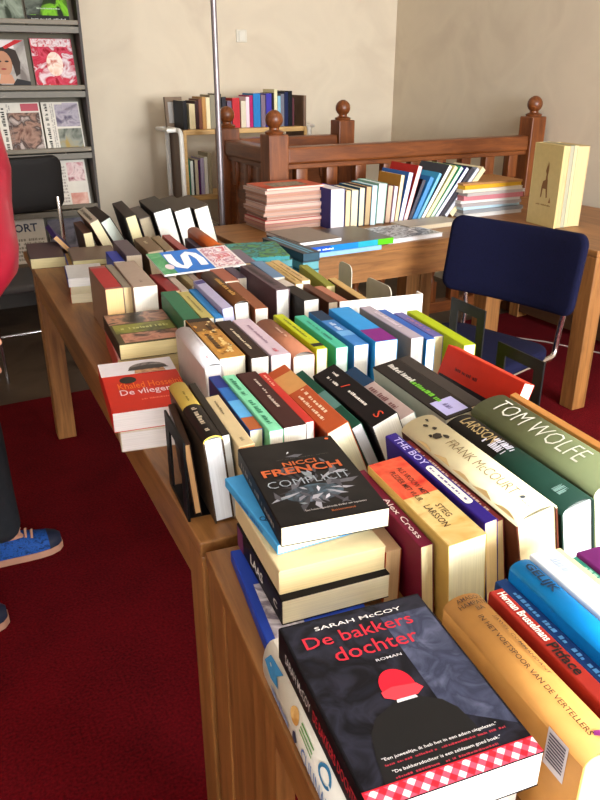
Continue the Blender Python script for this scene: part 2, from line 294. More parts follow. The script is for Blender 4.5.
('hard', 'hb', 'dark book with green lettering and a lilac price sticker on its spine', 'books on the long table', 'u', (0.8241, 0.9033, 0.7552), -0.0934, -0.1745, 0.2698, 0.0586, 0.15, '241e1c', 'b8b4a8', 'cfc4a8', {'t': [(None, 'd8d4cc', 0.06, 0.42, 0.3, 0.05), (None, '6ab82c', 0.4, 0.78, 0.26, 0)], 'plate': (0.76, 0.97, 'b8b4e4')}),
('paper', 'pb', 'plain dark grey-brown book right of the one with the price sticker', 'books on the long table', 'u', (0.8819, 0.9252, 0.7524), -0.0896, -0.1745, 0.2644, 0.0276, 0.15, '3c3430', '3c3430', 'cfc4a8', {}),
('paper', 'pb', 'bright red book tilted against the black bookend at the right table edge', 'books on the long table', 'u', (0.9354, 0.9398, 0.7547), -0.0394, 0.3491, 0.2404, 0.027, 0.165, 'c93a22', 'c4301e', 'f6f4f0', {'tag': 'red'}),
('hard', 'hbr', 'thick pale grey hardback at the left end of the second row', 'books on the long table', 'u', (0.5099, 1.3223, 0.7507), -0.0987, -0.0349, 0.2499, 0.0389, 0.16, 'cfccd0', 'bcb4b0', 'f2f2f4', {'t': [(None, 'a8a0a8', 0.1, 0.6, 0.1, 0.2), ('C', 'c83040', 0.84, 0.9, 0.3, 0)]}),
('paper', 'pb', 'fat black paperback with golden flames on its spine', 'books on the long table', 'u', (0.5625, 1.3618, 0.75), -0.0983, 0.0, 0.2862, 0.0582, 0.15, 'b8843c', '2a1c12', 'ece4cc', {'t': [(None, '3a2410', 0.2, 0.5, 0.3, 0.2), (None, '3a2410', 0.4, 0.8, 0.3, -0.15), (None, 'f0d088', 0.55, 0.9, 0.25, 0.2)], 'bands': [(0, 0.1, '2a1c12'), (0.1, 0.35, '6a4824')], 'tag': 'gold'}),
('paper', 'pb', 'dark brown paperback with cream lettering right of the golden one', 'books on the long table', 'u', (0.6134, 1.3334, 0.75), -0.0969, 0.0, 0.2677, 0.04, 0.15, '2c1a14', '2c1a14', 'f4f0e6', {'t': [(None, 'e0d0b0', 0.25, 0.8, 0.22, 0)]}),
('paper', 'pb', 'pale lilac paperback in the second row', 'books on the long table', 'u', (0.6594, 1.3261, 0.75), -0.091, 0.0, 0.2672, 0.0443, 0.15, 'c9b4c0', 'c9b4c0', 'f4f0e6', {'t': [(None, '8a6a80', 0.2, 0.7, 0.2, 0), (None, 'b83848', 0.85, 0.93, 0.3, 0)]}),
('paper', 'pbr', 'terracotta brown paperback with curved spine in the second row', 'books on the long table', 'u', (0.7116, 1.3194, 0.75), -0.1017, 0.0, 0.2473, 0.051, 0.15, 'a0684e', 'a0684e', 'f4f0e6', {'t': [(None, 'd8b49c', 0.3, 0.6, 0.14, 0)]}),
('paper', 'pb', 'yellow-green paperback with a small black square on its spine', 'books on the long table', 'u', (0.7549, 1.3177, 0.75), -0.0972, 0.0, 0.2671, 0.0256, 0.15, 'b8c01c', 'b8c01c', 'f4f0e6', {'t': [(None, '5a6010', 0.15, 0.75, 0.3, 0)], 'bands': [(0.86, 0.94, '1c1a10')]}),
('paper', 'pb', 'sea green paperback in the second row beside the yellow-green one', 'books on the long table', 'u', (0.7984, 1.3055, 0.75), -0.1055, 0.0, 0.2464, 0.0287, 0.15, '46b494', '46b494', 'eafaf8', {'t': [(None, '1c6a5c', 0.2, 0.8, 0.3, 0)]}),
('paper', 'pb', 'navy and blue marbled paperback in the second row', 'books on the long table', 'u', (0.8418, 1.2945, 0.75), -0.1139, 0.0, 0.2667, 0.0355, 0.152, '3a7cc0', '3a7cc0', 'f4f0e6', {'t': [(None, 'cfe0f4', 0.35, 0.6, 0.5, 0)], 'bands': [(0, 0.3, '16304c'), (0.62, 0.75, '6aa8dc')]}),
('paper', 'pb', 'bright blue paperback with a purple foot on its spine', 'books on the long table', 'u', (0.8923, 1.272, 0.75), -0.1307, 0.0, 0.2652, 0.0547, 0.16, '2a90d4', '2a90d4', 'f4f0e6', {'bands': [(0.68, 1, '7a1c78')]}),
('paper', 'pb', 'grey-lilac paperback with a brown side in the second row', 'books on the long table', 'u', (0.9642, 1.2563, 0.75), -0.1031, 0.0, 0.2585, 0.0314, 0.16, 'a89ca8', '8a7868', 'f4f4f8', {'t': [(None, 'd8c8d4', 0.2, 0.7, 0.5, 0.1)]}),
('paper', 'pb', 'blue paperback with light blue edge right of the grey-lilac one', 'books on the long table', 'u', (1.0027, 1.2569, 0.75), -0.1147, 0.0, 0.242, 0.0227, 0.15, '2c5cae', '2880c8', 'f4f6f8', {}),
('paper', 'pb', 'violet-grey paperback between the blue and lime green ones', 'books on the long table', 'u', (1.0409, 1.2778, 0.75), -0.1102, 0.0, 0.1935, 0.0261, 0.145, '6a64a0', '6a64a0', 'e8d8a8', {'t': [(None, 'b0748c', 0.25, 0.8, 0.5, 0)]}),
('paper', 'pb', 'lime green book at the right end of the second row', 'books on the long table', 'u', (1.0557, 1.1863, 0.75), -0.1444, 0.0, 0.2722, 0.0297, 0.15, 'a8b814', 'a8b814', 'ece4c4', {}),
('paper', 'pb', 'red paperback with a white band and capped head lying on the front left stack', 'books on the long table', 'u', (0.4567, 1.3166, 0.8135), -0.1466, -1.5708, 0.2804, 0.043, 0.1654, 'b82018', 'c02c1c', 'efe6e4', {'tag': 'vlieg'}),
('paper', 'pb', 'pale paperback lying under the red one in the front left stack', 'books on the long table', 'u', (0.4661, 1.3046, 0.771), -0.1762, -1.5708, 0.3, 0.042, 0.1657, 'c8b498', 'd8cfc0', 'f0e8e4', {}),
('paper', 'pb', 'dark olive picture book lying on top of the second left stack', 'books on the long table', 'u', (0.5663, 1.6709, 0.83), -0.1, -1.5708, 0.2532, 0.04, 0.1629, '3a2c20', '4a4228', 'e8d49c', {'tag': 'olive'}),
('paper', 'pb', 'salmon red and white book lying under the olive picture book', 'books on the long table', 'u', (0.5583, 1.6733, 0.78), -0.146, -1.5708, 0.2837, 0.06, 0.1618, 'b84c40', 'd8a49c', 'e8d49c', {}),
('paper', 'pb', 'dusty red paperback with a scarlet strip at the left of the third row', 'books on the long table', 'u', (0.4811, 1.9958, 0.75), -0.0733, 0.0, 0.2791, 0.0485, 0.155, '9a6058', 'a08068', 'e2bd84', {'bands': [(0.1, 0.95, 'a82c2c')]}),
('paper', 'pb', 'narrow grey-beige paperback in the third row', 'books on the long table', 'u', (0.5224, 2.0119, 0.75), -0.077, 0.0, 0.2884, 0.0229, 0.15, '8a8070', '8a8070', 'd4bc8c', {}),
('paper', 'pb', 'fat dusty beige paperback with a small emblem in the third row', 'books on the long table', 'u', (0.5642, 1.9785, 0.75), -0.0937, 0.0, 0.316, 0.0671, 0.155, 'a89484', 'a89484', 'f2eee2', {'t': [(None, '6a5448', 0.76, 0.86, 0.16, 0)]}),
('paper', 'pb', 'deep red paperback in front of the blue picture magazine', 'books on the long table', 'u', (0.6364, 1.9497, 0.75), -0.0601, 0.0, 0.2045, 0.0375, 0.14, '84181c', '84181c', 'd8b890', {}),
('paper', 'pb', 'greyish tan paperback next to the deep red one', 'books on the long table', 'u', (0.6651, 1.937, 0.75), -0.0857, 0.0, 0.224, 0.0214, 0.14, 'b0a090', 'b0a090', 'd8c8b0', {}),
('paper', 'pb', 'khaki paperback, second right of the deep red one', 'books on the long table', 'u', (0.7084, 1.9711, 0.75), -0.0873, 0.0, 0.1874, 0.0203, 0.14, '9a8a60', '9a8a60', 'd8c8b0', {}),
('paper', 'pb', 'mauve-brown paperback, third right of the deep red one', 'books on the long table', 'u', (0.73, 1.9868, 0.75), -0.0993, 0.0, 0.1772, 0.0205, 0.14, 'a08c80', 'a08c80', 'd8c8b0', {}),
('paper', 'pb', 'green paperback at the left of the row behind the pale grey hardback', 'books on the long table', 'u', (0.5896, 1.6798, 0.75), -0.1164, 0.0, 0.2723, 0.0435, 0.14, '2c6a48', '2c6a48', 'f4f0e6', {}),
('paper', 'pb', 'straw yellow paperback beside the green one', 'books on the long table', 'u', (0.6277, 1.6659, 0.75), -0.1053, 0.0, 0.2619, 0.0296, 0.14, 'b8ac64', 'b8ac64', 'f4f0e6', {'t': [(None, '6a6030', 0.2, 0.8, 0.2, 0)]}),
('paper', 'pb', 'sky blue paperback beside the straw yellow one', 'books on the long table', 'u', (0.6533, 1.6559, 0.75), -0.1222, 0.0, 0.2874, 0.0232, 0.14, '2c84c8', '2c84c8', 'f4f0e6', {}),
('paper', 'pb', 'pale lavender book standing higher than the sky blue one', 'books on the long table', 'u', (0.7006, 1.6749, 0.7515), -0.1055, -0.1047, 0.2956, 0.0275, 0.155, 'b4b0d0', 'b4b0d0', 'ccc8dc', {'bands': [(0.03, 0.15, '4a4480')]}),
('paper', 'pb', 'rust pink paperback behind the brown and gold volume', 'books on the long table', 'u', (0.8084, 1.9382, 0.75), -0.0905, 0.0, 0.3102, 0.0449, 0.15, 'a05a44', 'a05a44', 'e8d8c0', {}),
('hard', 'hbr', 'dark brown hardback with gold lettering in the third row', 'books on the long table', 'u', (0.7375, 1.6904, 0.7511), -0.1053, -0.0524, 0.3253, 0.042, 0.165, '4c2c14', '4c2c14', 'f4f0e8', {'t': [(None, 'c89848', 0.3, 0.85, 0.4, 0)]}),
('paper', 'pb', 'brown paperback squeezed between the gold-lettered and tall purple-grey volumes', 'books on the long table', 'u', (0.7745, 1.6672, 0.75), -0.1298, 0.0, 0.2726, 0.0354, 0.145, '8a5034', '8a5034', 'f2ece0', {}),
('paper', 'pb', 'dark plum paperback beside the rust pink one', 'books on the long table', 'u', (0.8474, 1.9544, 0.75), -0.1146, 0.0, 0.2225, 0.0292, 0.15, '54465c', '54465c', 'e8dcc8', {}),
('hard', 'hb', 'tall purple-grey hardback with ribbed lettering in the third row', 'books on the long table', 'u', (0.8643, 1.7224, 0.75), -0.0855, 0.0, 0.2948, 0.0397, 0.17, '5c4a50', '5c4a50', 'f4f2ea', {'t': [(None, '3a2c30', 0.05, 0.95, 0.6, 0)]}),
('paper', 'pb', 'thin tan paperback behind the tall purple-grey hardback', 'books on the long table', 'u', (0.9072, 1.87, 0.75), -0.1393, 0.0, 0.2642, 0.0205, 0.145, 'b09874', 'b09874', 'e8dcc8', {}),
('paper', 'pb', 'blue-grey paperback in the third row', 'books on the long table', 'u', (0.9467, 1.9119, 0.75), -0.1214, 0.0, 0.2097, 0.0382, 0.15, '6a88a8', '6a88a8', 'e8dcc8', {}),
('paper', 'pb', 'black paperback with a pale label at its far end in the third row', 'books on the long table', 'u', (0.9096, 1.6459, 0.75), -0.0407, 0.0, 0.2212, 0.0438, 0.155, '1c1614', '1c1614', 'f4f0e8', {'bands': [(0, 0.35, 'c8bcb0')]}),
('paper', 'pb', 'golden tan paperback right of the blue-grey one', 'books on the long table', 'u', (0.9658, 1.819, 0.75), -0.1273, 0.0, 0.2788, 0.0235, 0.15, 'c4a468', 'c4a468', 'e8dcc8', {'t': [(None, '8a6a38', 0.2, 0.9, 0.4, 0)]}),
('paper', 'pb', 'light buff paperback beside the golden tan one', 'books on the long table', 'u', (0.9991, 1.842, 0.75), -0.1133, 0.0, 0.2658, 0.0273, 0.15, 'd0b078', 'c4a468', 'e8dcc8', {'t': [(None, '7a5c38', 0.2, 0.9, 0.35, 0)]}),
('paper', 'pb', 'olive yellow paperback near the grey bookends', 'books on the long table', 'u', (1.0421, 1.773, 0.75), -0.1876, 0.0, 0.2612, 0.0268, 0.145, '8a8c34', '8a8c34', 'd8c890', {}),
('paper', 'pb', 'chestnut brown paperback left of the salmon one', 'books on the long table', 'u', (0.9744, 1.6438, 0.75), -0.0995, 0.0, 0.1958, 0.0276, 0.14, '5c3424', '5c3424', 'e8d8c0', {}),
('paper', 'pb', 'salmon brown paperback near the white cardboard strip', 'books on the long table', 'u', (1.0041, 1.6294, 0.75), -0.0774, 0.0, 0.1725, 0.0273, 0.14, 'b4745c', 'b4745c', 'e8d8c0', {}),
('paper', 'pb', 'sand coloured paperback at the right end of the third row, by the bookends', 'books on the long table', 'u', (1.0447, 1.6071, 0.75), -0.1478, 0.0, 0.2236, 0.0231, 0.15, 'c8a468', '4a3424', 'e8d8c0', {}),
('paper', 'pb', 'grey-violet paperback left of centre in the fourth row', 'books on the long table', 'u', (0.6593, 2.4132, 0.75), -0.0889, 0.0, 0.2569, 0.0523, 0.145, '5a4c54', '5a4c54', 'e0d0b8', {}),
('paper', 'pb', 'brown paperback with a pale emblem in the fourth row', 'books on the long table', 'u', (0.7462, 2.4105, 0.7524), -0.0888, -0.0873, 0.2379, 0.0533, 0.15, '7a6248', '7a6248', 'd8c8a8', {'t': [(None, 'c8b898', 0.3, 0.5, 0.3, 0)]}),
('paper', 'pb', 'tan-brown paperback left of the rose red one', 'books on the long table', 'u', (0.8001, 2.4245, 0.7514), -0.1158, -0.0873, 0.2514, 0.0308, 0.145, '8a7454', '8a7454', 'd8c8a8', {}),
('paper', 'pb', 'rose red paperback in the fourth row', 'books on the long table', 'u', (0.8337, 2.4106, 0.75), -0.0978, 0.0, 0.276, 0.0303, 0.145, '9a4440', '9a4440', 'd8c8a8', {}),
('paper', 'pb', 'dark violet paperback left of the orange-brown one', 'books on the long table', 'u', (0.8953, 2.3943, 0.75), -0.1123, 0.0, 0.2198, 0.0228, 0.14, '3c3048', '3c3048', 'd8c8a8', {}),
('hard', 'hbr', 'orange-brown hardback at the right end of the fourth row', 'books on the long table', 'u', (0.9229, 2.3348, 0.75), -0.1149, 0.0, 0.3248, 0.0461, 0.17, 'a44c1c', 'a44c1c', 'e8b880', {}),
('hard', 'hb', 'black-brown hardback with yellowed pages, leftmost of the tall leaning volumes', 'books on the long table', 'u', (0.8296, 2.8754, 0.7551), -0.1221, -0.2269, 0.3588, 0.0443, 0.19, '2c221c', '1c1614', 'e4d8a8', {}),
('hard', 'hb', 'grey hardback lower than the tall dark volumes beside it', 'books on the long table', 'u', (0.8939, 2.9226, 0.7553), -0.1273, -0.2269, 0.2651, 0.0465, 0.17, '5c5450', '5c5450', 'b4a488', {}),
('hard', 'hb', 'tall dark volume with white page ends, left of the three at the back', 'books on the long table', 'u', (0.9585, 2.8709, 0.7584), -0.1172, -0.2269, 0.324, 0.0736, 0.2, '2a201a', '1c1614', 'eef0e8', {}),
('hard', 'hb', 'tall dark volume with white page ends, middle of the three at the back', 'books on the long table', 'u', (1.0371, 2.8593, 0.7578), -0.1177, -0.2269, 0.3231, 0.0686, 0.2, '3a2c22', '2a201a', 'eef0e8', {}),
('hard', 'hb', 'tall brown volume with cream page ends, right of the three at the back', 'books on the long table', 'u', (1.1224, 2.8732, 0.7572), -0.0933, -0.2269, 0.2994, 0.0633, 0.2, '44352a', '342820', 'f0ecdc', {}),
('paper', 'pb', 'white-spined brown book leaning left near the far table end', 'books on the long table', 'u', (0.7357, 2.9745, 0.7576), -0.0661, -0.4189, 0.3234, 0.037, 0.17, 'c4b8a8', '5a3c30', 'e4d8b0', {'t': [(None, '5a4c44', 0.1, 0.9, 0.5, 0)]}),
('hard', 'hb', 'black book with pale green-white page end leaning left at the far end', 'books on the long table', 'u', (0.7989, 3.0073, 0.7609), -0.0506, -0.4887, 0.295, 0.0458, 0.17, '2c201a', '2c201a', 'e2eadc', {}),
('paper', 'pb', 'chocolate brown book with cream page end near the far table end', 'books on the long table', 'u', (0.6502, 2.9818, 0.7519), -0.0706, -0.1047, 0.26, 0.035, 0.12, '5c3c2c', '3a2c24', 'e8dcb0', {}),
('paper', 'pb', 'purple-spined book slumped far to the left at the far table end', 'books on the long table', 'u', (0.6047, 3.1487, 0.7564), -0.0616, -0.6981, 0.2615, 0.0197, 0.1, '3c2464', '3c2464', 'dcb078', {}),
('paper', 'pb', 'dark picture paperback lying alone at the far left table corner', 'books on the long table', 'u', (0.538, 2.9728, 0.77), -0.1093, -1.5708, 0.3, 0.04, 0.13, '4a3c34', '5a4848', 'd8cc9c', {}),
('paper', 'pb', 'grey-brown book lying on top of the gold-edged one in the far left stack', 'books on the long table', 'u', (0.6882, 2.7275, 0.809), -0.1276, -1.5708, 0.2285, 0.022, 0.1668, '5c4c44', '786458', 'd4cc9c', {}),
('paper', 'pb', 'gold and blue book in the middle of the far left stack', 'books on the long table', 'u', (0.6687, 2.7111, 0.787), -0.1361, -1.5708, 0.2588, 0.02, 0.1653, '2c3c9c', 'a88848', 'd8c890', {}),
('paper', 'pb', 'white-paged blue book on top of a cream one at the left edge', 'books on the long table', 'u', (0.5819, 2.5198, 0.795), -0.1492, -1.5708, 0.2, 0.03, 0.125, '2a2c88', 'dcdcdc', 'f2f0f0', {}),
('paper', 'pb', 'cream-paged red-spined book under the white-paged one at the left edge', 'books on the long table', 'u', (0.5668, 2.42, 0.765), -0.1941, -1.5708, 0.295, 0.03, 0.125, 'c03828', 'dcd4b4', 'ece2c0', {}),
('paper', 'pb', 'cobalt blue book half hidden behind the far left stack', 'books on the long table', 'u', (0.6081, 2.4159, 0.75), -0.0972, 0.0, 0.1574, 0.0383, 0.13, '2434a0', '2434a0', 'f4f0e6', {}),
('paper', 'pb', 'black book at the left end of the trolley top shelf', 'books on the trolley', 's', (1.6762, 4.84, 1.1215), 0.0, 0.0, 0.1661, 0.0274, 0.17, '1c1a1c', '1c1a1c', 'e8dcc0', {}),
('paper', 'pb', 'wide cream book, second on the trolley top shelf', 'books on the trolley', 's', (1.7234, 4.84, 1.1215), 0.0, 0.0, 0.1481, 0.0385, 0.17, 'd8c8a0', 'd8c8a0', 'e8dcc0', {}),
('paper', 'pb', 'dark maroon-brown book beside the wide cream one on the trolley', 'books on the trolley', 's', (1.7552, 4.84, 1.1215), 0.0, 0.0, 0.1649, 0.0233, 0.17, '3a2020', '3a2020', 'e8dcc0', {}),
('paper', 'pb', 'red-brown book on the trolley top shelf left of the pole', 'books on the trolley', 's', (1.7786, 4.84, 1.1215), 0.0, 0.0, 0.176, 0.0221, 0.17, '7a4a38', '7a4a38', 'e8dcc0', {}),
('paper', 'pb', 'orange-tan book on the trolley top shelf left of the pole', 'books on the trolley', 's', (1.8034, 4.84, 1.1215), 0.0, 0.0, 0.1872, 0.0261, 0.17, 'b88850', 'b88850', 'e8dcc0', {}),
('paper', 'pb', 'pale cream book on the trolley top shelf, second left of the pole', 'books on the trolley', 's', (1.8304, 4.84, 1.1215), 0.0, 0.0, 0.1839, 0.0262, 0.17, 'e8d8b0', 'e8d8b0', 'e8dcc0', {}),
('paper', 'pb', 'grey-tan book on the trolley top shelf, directly behind the pole', 'books on the trolley', 's', (1.8626, 4.84, 1.1215), 0.0, 0.0, 0.198, 0.0363, 0.17, '8c8470', '8c8470', 'e8dcc0', {}),
('paper', 'pb', 'black book right behind the pole on the trolley top shelf', 'books on the trolley', 's', (1.9104, 4.84, 1.1215), 0.0, 0.0, 0.2032, 0.0233, 0.17, '201c20', '201c20', 'e8dcc0', {}),
('paper', 'pb', 'charcoal book above the nearest dark newel ball', 'books on the trolley', 's', (1.9396, 4.84, 1.1215), 0.0, 0.0, 0.1854, 0.0268, 0.17, '2c2a34', '2c2a34', 'e8dcc0', {}),
('paper', 'pb', 'purple-grey book left of the bright red one on the trolley', 'books on the trolley', 's', (1.9759, 4.84, 1.1215), 0.0, 0.0, 0.1615, 0.0303, 0.17, '6c5a70', '6c5a70', 'e8dcc0', {}),
('paper', 'pb', 'bright red book on the trolley top shelf', 'books on the trolley', 's', (2.0213, 4.84, 1.1215), 0.0, 0.0, 0.1784, 0.0509, 0.17, 'b82c34', 'b82c34', 'e8dcc0', {}),
('paper', 'pb', 'beige book right of the bright red one on the trolley', 'books on the trolley', 's', (2.0723, 4.84, 1.1215), 0.0, 0.0, 0.16, 0.0343, 0.17, 'd4c8b0', 'd4c8b0', 'e8dcc0', {}),
('paper', 'pb', 'pale pink book on the trolley top shelf', 'books on the trolley', 's', (2.1024, 4.84, 1.1215), 0.0, 0.0, 0.1832, 0.0241, 0.17, 'e8d0d8', 'e8d0d8', 'e8dcc0', {}),
('paper', 'pb', 'magenta book on the trolley top shelf', 'books on the trolley', 's', (2.1273, 4.84, 1.1215), 0.0, 0.0, 0.1918, 0.0242, 0.17, 'a82060', 'a82060', 'e8dcc0', {}),
('paper', 'pb', 'broad blue book on the trolley top shelf', 'books on the trolley', 's', (2.1679, 4.84, 1.1215), 0.0, 0.0, 0.2032, 0.0502, 0.17, '2a78b8', '2a78b8', 'e8dcc0', {}),
('paper', 'pb', 'mauve-grey book right of the broad blue one', 'books on the trolley', 's', (2.2137, 4.84, 1.1215), 0.0, 0.0, 0.1937, 0.0317, 0.17, '7a6878', '7a6878', 'e8dcc0', {}),
('paper', 'pb', 'violet-blue book on the trolley top shelf', 'books on the trolley', 's', (2.2538, 4.84, 1.1215), 0.0, 0.0, 0.2022, 0.039, 0.17, '4038a0', '4038a0', 'e8dcc0', {}),
('paper', 'pb', 'slim black book beside the violet-blue one', 'books on the trolley', 's', (2.2823, 4.84, 1.1215), 0.0, 0.0, 0.2049, 0.0164, 0.17, '1a1820', '1a1820', 'e8dcc0', {}),
('paper', 'pb', 'tall cream book standing above its neighbours on the trolley', 'books on the trolley', 's', (2.3044, 4.84, 1.1215), 0.0, 0.0, 0.2256, 0.0236, 0.17, 'd8d0a8', 'd8d0a8', 'e8dcc0', {}),
('paper', 'pb', 'light blue book right of the tall cream one', 'books on the trolley', 's', (2.3291, 4.84, 1.1215), 0.0, 0.0, 0.1863, 0.0216, 0.17, '88b8d0', '88b8d0', 'e8dcc0', {}),
('paper', 'pb', 'grey book near the right end of the trolley top shelf', 'books on the trolley', 's', (2.3533, 4.84, 1.1215), 0.0, 0.0, 0.1981, 0.0253, 0.17, '70707c', '70707c', 'e8dcc0', {}),
('paper', 'pb', 'navy book near the right end of the trolley top shelf', 'books on the trolley', 's', (2.3812, 4.84, 1.1215), 0.0, 0.0, 0.2098, 0.0276, 0.17, '1c2448', '1c2448', 'e8dcc0', {}),
('paper', 'pb', 'black book, second from the right end of the trolley top shelf', 'books on the trolley', 's', (2.4112, 4.84, 1.1215), 0.0, 0.0, 0.2156, 0.0277, 0.17, '141418', '141418', 'e8dcc0', {}),
('paper', 'pb', 'maroon book against the right wooden end of the trolley', 'books on the trolley', 's', (2.4331, 4.84, 1.1215), 0.0, 0.0, 0.1728, 0.0132, 0.17, '5c3038', '5c3038', 'e8dcc0', {}),
('paper', 'pb', 'dark green book at the left end of the trolley lower shelf', 'books on the trolley', 's', (1.6761, 4.84, 0.7215), 0.0, 0.0, 0.2243, 0.0263, 0.17, '2c6a50', '2c6a50', 'e8dcc0', {}),
('paper', 'pb', 'off-white book beside the dark green one, lower trolley shelf', 'books on the trolley', 's', (1.7006, 4.84, 0.7215), 0.0, 0.0, 0.211, 0.0185, 0.17, 'd8dcd0', 'd8dcd0', 'e8dcc0', {}),
('paper', 'pb', 'thin black book on the lower trolley shelf', 'books on the trolley', 's', (1.716, 4.84, 0.7215), 0.0, 0.0, 0.2164, 0.0099, 0.17, '3a3430', '3a3430', 'e8dcc0', {}),
('paper', 'pb', 'cream book in the middle of the lower trolley shelf', 'books on the trolley', 's', (1.7324, 4.84, 0.7215), 0.0, 0.0, 0.2186, 0.0206, 0.17, 'd8ccb0', 'd8ccb0', 'e8dcc0', {}),
('paper', 'pb', 'dark purple book on the lower trolley shelf', 'books on the trolley', 's', (1.7513, 4.84, 0.7215), 0.0, 0.0, 0.2147, 0.0134, 0.17, '582c5c', '582c5c', 'e8dcc0', {}),
('paper', 'pb', 'lilac book on the lower trolley shelf', 'books on the trolley', 's', (1.772, 4.84, 0.7215), 0.0, 0.0, 0.2259, 0.0241, 0.17, 'b0a4c0', 'b0a4c0', 'e8dcc0', {}),
('paper', 'pb', 'white book right of the lilac one, lower trolley shelf', 'books on the trolley', 's', (1.7976, 4.84, 0.7215), 0.0, 0.0, 0.2308, 0.0229, 0.17, 'e4e0d4', 'e4e0d4', 'e8dcc0', {}),
('paper', 'pb', 'tall khaki book on the lower trolley shelf', 'books on the trolley', 's', (1.8241, 4.84, 0.7215), 0.0, 0.0, 0.254, 0.0257, 0.17, 'a89c80', 'a89c80', 'e8dcc0', {}),
('paper', 'pb', 'grey book on the bottom trolley shelf, partly behind the pole', 'books on the trolley', 's', (1.8175, 4.84, 0.3215), 0.0, 0.0, 0.2, 0.0339, 0.17, '6a6a70', '6a6a70', 'e8dcc0', {}),
('paper', 'pb', 'pale book on the bottom trolley shelf, beside the grey one', 'books on the trolley', 's', (1.851, 4.84, 0.3215), 0.0, 0.0, 0.2, 0.0272, 0.17, 'c8c4b8', 'c8c4b8', 'e8dcc0', {}),
('paper', 'pb', 'dark blue-grey book on the bottom trolley shelf', 'books on the trolley', 's', (1.8785, 4.84, 0.3215), 0.0, 0.0, 0.2, 0.0223, 0.17, '3c3c4c', '3c3c4c', 'e8dcc0', {}),
('hard', 'hb', 'navy hardback with white pages at the left end of the row on the desk', 'books standing on the desk', 'p', (1.8701, 3.13, 0.7505), 0.0, 0.0, 0.1894, 0.0798, 0.2, '2c2c74', '2c2c74', 'e8e4ea', {}),
('paper', 'pb', 'narrow tan book beside the navy hardback on the desk', 'books standing on the desk', 'p', (1.9273, 3.13, 0.7507), 0.0, 0.0175, 0.1764, 0.0257, 0.2, 'b8a080', 'b8a080', 'e4cfa4', {}),
('hard', 'hb', 'dark-covered cream-paged book, third from the left on the desk', 'books standing on the desk', 'p', (1.965, 3.13, 0.7509), 0.0, 0.0175, 0.1786, 0.0428, 0.2, '2a3850', '2a3850', 'f0e4c0', {}),
('hard', 'hb', 'slim cream-paged book in a dark blue cover on the desk', 'books standing on the desk', 'p', (2.0064, 3.13, 0.7508), 0.0, 0.0175, 0.1854, 0.033, 0.2, '27506c', '27506c', 'eee4c0', {}),
('hard', 'hb', 'brown book in the middle of the upright row on the desk', 'books standing on the desk', 'p', (2.0418, 3.13, 0.7511), 0.0, 0.0349, 0.188, 0.0333, 0.2, '6a4030', '6a4030', 'c4ac84', {}),
('paper', 'pb', 'thin light blue book on the desk right of the brown one', 'books standing on the desk', 'p', (2.0751, 3.13, 0.751), 0.0, 0.0349, 0.1906, 0.029, 0.2, '5cb0c8', '5cb0c8', 'd8ecf4', {}),
('hard', 'hb', 'thick pale blue-green book on the desk', 'books standing on the desk', 'p', (2.1184, 3.13, 0.7518), 0.0, 0.0524, 0.1976, 0.0503, 0.2, '8cb09c', '8cb09c', 'e0ecf0', {}),
('hard', 'hb', 'plum-covered book on the desk beside the thick pale one', 'books standing on the desk', 'p', (2.1639, 3.13, 0.7517), 0.0, 0.0698, 0.1854, 0.0331, 0.2, '6c4048', '6c4048', 'd0b49c', {}),
('paper', 'pb', 'thin lilac book on the desk', 'books standing on the desk', 'p', (2.193, 3.13, 0.7514), 0.0, 0.0873, 0.179, 0.0196, 0.2, 'c0a8c0', 'c0a8c0', 'e8e0ea', {}),
('paper', 'pb', 'ochre-topped book on the desk left of the red-topped one', 'books standing on the desk', 'p', (2.2168, 3.13, 0.7518), 0.0, 0.1222, 0.2316, 0.0215, 0.2, 'a87834', 'a87834', 'ece0b8', {}),
('paper', 'pb', 'blue and white book starting to lean on the desk', 'books standing on the desk', 'p', (2.2441, 3.13, 0.7532), 0.0, 0.2094, 0.2432, 0.026, 0.24, '3a6cb8', '3a6cb8', 'e8ecf4', {}),
('paper', 'pb', 'red-topped book leaning right on the desk', 'books standing on the desk', 'p', (2.2735, 3.13, 0.7539), 0.0, 0.2793, 0.2757, 0.0246, 0.24, 'b02c28', 'b02c28', 'ecd8d8', {}),
('paper', 'pb', 'black book leaning right on the desk', 'books standing on the desk', 'p', (2.3006, 3.13, 0.7543), 0.0, 0.384, 0.2114, 0.0205, 0.24, '1c1c28', '1c1c28', '4a4a58', {}),
('paper', 'pb', 'mid blue book leaning right on the desk, beside the black one', 'books standing on the desk', 'p', (2.3292, 3.13, 0.7561), 0.0, 0.4538, 0.227, 0.0255, 0.24, '2c70b0', '2c70b0', '4c8cc4', {}),
('paper', 'pb', 'sky blue book leaning right on the desk', 'books standing on the desk', 'p', (2.3566, 3.13, 0.7547), 0.0, 0.5061, 0.2538, 0.0174, 0.24, '3c98c4', '3c98c4', '80bcd8', {}),
('paper', 'pb', 'large book with a dark cover and red picture leaning on the desk', 'books standing on the desk', 'p', (2.3823, 3.13, 0.7561), 0.0, 0.5585, 0.3, 0.0212, 0.24, '3a3c44', '3a3c44', 'f0f0ea', {}),
('paper', 'pb', 'yellowish book leaning on the desk behind the large dark one', 'books standing on the desk', 'p', (2.4114, 3.13, 0.7566), 0.0, 0.5934, 0.2994, 0.0219, 0.24, 'c8c080', 'c8c080', 'ece4b4', {}),
('paper', 'pb', 'green-edged book leaning right on the desk', 'books standing on the desk', 'p', (2.4407, 3.13, 0.7565), 0.0, 0.6283, 0.3, 0.0205, 0.24, '2c9c70', '2c9c70', 'cfe4d4', {}),
('paper', 'pb', 'dark blue and white book leaning steeply on the desk', 'books standing on the desk', 'p', (2.4696, 3.13, 0.7567), 0.0, 0.6632, 0.3, 0.0201, 0.24, '22286c', '22286c', 'e4e4f0', {}),
